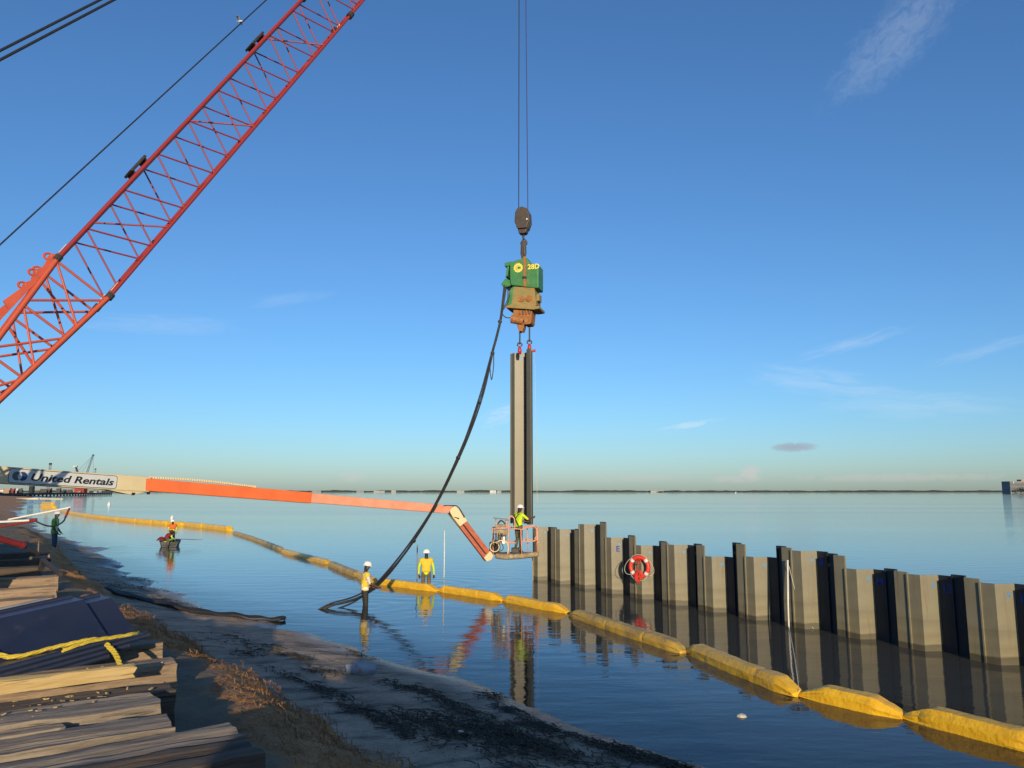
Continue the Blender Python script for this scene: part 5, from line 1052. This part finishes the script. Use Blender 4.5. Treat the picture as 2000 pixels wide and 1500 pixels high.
# ------------------------------------------------------------------ far shore, hotel, jetty with cranes
def far_strip(name, x0, x1, yd, dep, h0, h1, seed, m='far_trees'):
    xs_ = np.linspace(x0, x1, 420); hh = h0+(h1-h0)*(vnoise(xs_/90, xs_*0, seed)*.6+vnoise(xs_/22, xs_*0, seed+1)*.4)
    vs = []; 
    for x_, h_ in zip(xs_, hh): vs += [(x_, yd, -.5), (x_, yd+4, h_*.75), (x_, yd+dep*.4, h_), (x_, yd+dep, -.5)]
    fs = [(i*4+j, i*4+4+j, i*4+5+j, i*4+1+j) for i in range(len(xs_)-1) for j in range(3)]
    mb = MB(); mb.add(vs, fs); o = mb.build(name, m); o['kind'] = 'structure'; return o
far_strip('far_shore', -3500, 3800, 4200, 260, 5, 13, 2)
far_strip('far_shore', 700, 2600, 3600, 200, 3, 9, 8)
rr = random.Random(21)
for px, w_, h_, m_ in ((705, 40, 7, 'far_grey'), (742, 60, 7, 'far_pale'), (770, 26, 11, 'far_pale'), (900, 40, 8, 'far_pale'), (963, 34, 9, 'far_white'), (975, 22, 7, 'far_pale'), (1282, 70, 8, 'far_pale'), (1330, 40, 7, 'far_grey'), (620, 50, 8, 'far_grey')):
    c_ = P(px, 958, 4190); b_ = thing('shore_building', (c_.x, 4190, 0), 'tiny pale building on the far shore', 'building', 'buildings on the far shore')
    mb = MB(); mb.box((c_.x, 4180, h_/2), (w_, 20, h_)); mb.build('wall', m_, b_); mb = MB(); mb.box((c_.x, 4180, h_+.6), (w_*1.03, 21, 1.2)); mb.build('roof', 'far_grey', b_)
hx0 = P(1973, 950, 1750).x; hz = P(1967, 940, 1750).z
ho = thing('waterfront_hotel', (hx0+35, 1750, 0), 'grey multi-storey waterfront hotel with banded floors', 'building')
mb = MB(); mb.box((hx0+35, 1765, hz/2), (70, 30, hz)); mb.build('wall', 'far_grey', ho)
for k in range(7):
    mb = MB(); mb.box((hx0+35, 1749.6, hz*(.16+.115*k)), (69, .6, hz*.055)); mb.build('window_band', 'glass_dark', ho)
mb = MB(); mb.box((hx0+46, 1765, hz+2), (30, 16, 4)); mb.build('roof_block', 'far_tan', ho)
mb = MB(); mb.box((hx0+7.5, 1749, hz*.9), (1.6, .8, hz*.18)); mb.build('sign_panel', 'far_white', ho)
def far_tree(x, y, r, label):
    t_ = thing('shore_tree', (x, y, 0), label, 'tree', 'trees by the hotel'); mb = MB(); mb.tube((x, y, 0), (x, y, r), .4, .2, 6); mb.build('trunk', 'wood_dark', t_)
    q = random.Random(int(x)); mb = MB()
    for _ in range(110):
        a, b_, c2 = q.gauss(0, .5), q.gauss(0, .5), q.gauss(0, .4); p = Vector((x+a*r, y+b_*r, r*1.2+c2*r)); e = r*.22; mb.add([p+Vector((q.uniform(-e, e), q.uniform(-e, e), q.uniform(-e, e))) for _ in range(4)], [(0, 1, 2), (0, 2, 3), (0, 1, 3)])
    mb.build('crown', 'far_trees', t_)
for k, dx in enumerate((-3, 14, 26, 33)): far_tree(hx0+dx, 1738, (3.5, 5.5, 6, 4.5)[k], 'small dark tree at the foot of the hotel')
# jetty
ja, jb = G(-60, 972.5), G(214, 965.8); jd = (jb-ja); jl = jd.length; jx = jd.normalized(); jy = Vector((-jx.y, jx.x, 0)); jm = frame(ja, jx, jy, Vector((0, 0, 1)))
def jp(px, py):                       # a point over the jetty line seen in that direction
    d_ = ray(px, py); e = Vector((0, 0, EYE)); n_ = jy; t = (ja-e).dot(n_)/d_.dot(n_); return e+d_*t
jt = thing('jetty', (ja+jb)/2, 'long low dark work jetty crowded with construction plant across the water', 'jetty')
mb = MB(); mb.M = jm; mb.box((jl/2, 8, 1.6), (jl, 22, 1.4)); mb.build('deck', 'jetty', jt)
for k in range(40):
    mb = MB(); mb.M = jm; mb.tube((jl*(k+.5)/40, -2.5, -1), (jl*(k+.5)/40, -2.5, 1.0), .6, n=6); mb.build('pile', 'jetty', jt)
rr = random.Random(77); cols = ['far_white', 'far_tan', 'far_red', 'far_grey', 'jetty', 'far_tan', 'jetty', 'far_grey']
for k in range(46):
    px = rr.uniform(-20, 207); p = jp(px, 964); s_ = (p-Vector((0, 0, EYE))).length/FPX; w_, h_ = rr.uniform(3, 11)*s_, rr.uniform(2, 7.5)*s_*(1 if px < 160 else .6); z_ = 2.3+h_/2
    nm, lb_ = (('site_container', 'small container or cabin on the work jetty') if k % 2 else ('site_vehicle', 'small vehicle or plant on the work jetty')); x_ = (p-ja).dot(jx); yy = rr.uniform(0, 12); m_ = rr.choice(cols)
    c_ = jm @ Vector((x_, yy, 2.3)); t_ = thing(nm, c_, lb_, 'container' if k % 2 else 'vehicle', 'plant on the jetty'); mb = MB(); mb.M = jm
    if k % 2: mb.box((x_, yy, z_), (w_, 3, h_)); mb.build('body', m_, t_); mb = MB(); mb.M = jm; mb.box((x_, yy, 2.3+h_+.15), (w_*1.05, 3.2, .3)); mb.build('roof', 'far_grey', t_)
    else:
        mb.box((x_, yy, 2.3+h_*.4), (w_, 2.6, h_*.5)); mb.box((x_+w_*.25, yy, 2.3+h_*.8), (w_*.4, 2.4, h_*.4)); mb.build('body', m_, t_)
        for sx in (-.3, .3): mb = MB(); mb.M = jm; mb.tube((x_+sx*w_, yy-1.5, 2.3+h_*.13), (x_+sx*w_, yy+1.5, 2.3+h_*.13), h_*.14, n=8); mb.build('wheel', 'black_rubber', t_)
def lattice(name, p0, p1, w, label, m='far_grey', cat_='crane', extra=None):
    t_ = thing(name, (p0.x, p0.y, 2.3), label, cat_); d_ = (p1-p0); ax = d_.normalized(); sd_ = ax.cross(jy).normalized(); q = [sd_*w+jy*w, sd_*w-jy*w, -sd_*w-jy*w, -sd_*w+jy*w]; mb = MB()
    for k in q: mb.tube(p0+k, p1+k*.6, w*.16, n=4)
    n = int(d_.length/(w*2.6))
    for i in range(n):
        for a in range(4):
            u, v = p0+d_*(i/n)+q[a]*(1-.4*i/n), p0+d_*((i+1)/n)+q[(a+1) % 4]*(1-.4*(i+1)/n); mb.tube(u, v, w*.11, n=4)
    mb.build('lattice', m, t_)
    mb = MB(); mb.box(p1, (w*1.7, w*1.7, w*1.6)); mb.build('head', 'print_black', t_)
    if extra: extra(t_)
    return t_
def big(t_):
    b0, tip = jp(160, 950), jp(182, 889)
    for px in (150, 158): q_ = jp(px, 922 if px == 150 else 925); mb = MB(); mb.tube(tip, q_, .12, n=4); mb.build('stay', 'far_grey', t_)
    mb = MB(); mb.tube(tip, jp(182.5, 955), .12, n=4); mb.build('hoist_line', 'far_grey', t_)
    mb = MB(); mb.tube(jp(158, 952), jp(147, 911), .5, n=4); mb.tube(jp(162, 952), jp(149, 912), .5, n=4); mb.build('mast', 'far_grey', t_)
    mb = MB(); q_ = jp(147.5, 911); mb.box(q_, (3.2, 2, 1.2)); mb.build('mast_head', 'far_white', t_)
    q_ = jp(158, 958); mb = MB(); mb.box(q_, (9, 6, 5)); mb.build('house', 'far_red', t_)
lattice('jetty_crane', jp(159, 955), jp(182, 889), .85, 'tall lattice crane with raised boom on the jetty', extra=big)
lattice('pile_leads', jp(93, 962), jp(98.5, 906), .9, 'pile driving leads standing above the left of the jetty', cat_='pile rig')
lattice('pile_leads', jp(184, 960), jp(186.5, 916), .7, 'thin pile driving leads near the jetty tip', cat_='pile rig')
lattice('pile_leads', jp(140, 964), jp(147, 935), .5, 'short raised boom on the middle of the jetty', cat_='pile rig')
p = jp(62, 957); mb = MB(); mb.box(p, (2.6, 2.6, 5.5)); mb.box(p-Vector((0, 0, 3.2)), (1, 1, 3)); tag(mb.build('jetty_tower', 'print_black', loc=p-Vector((0, 0, 4))), 'dark square tower block standing on the jetty', 'tower')
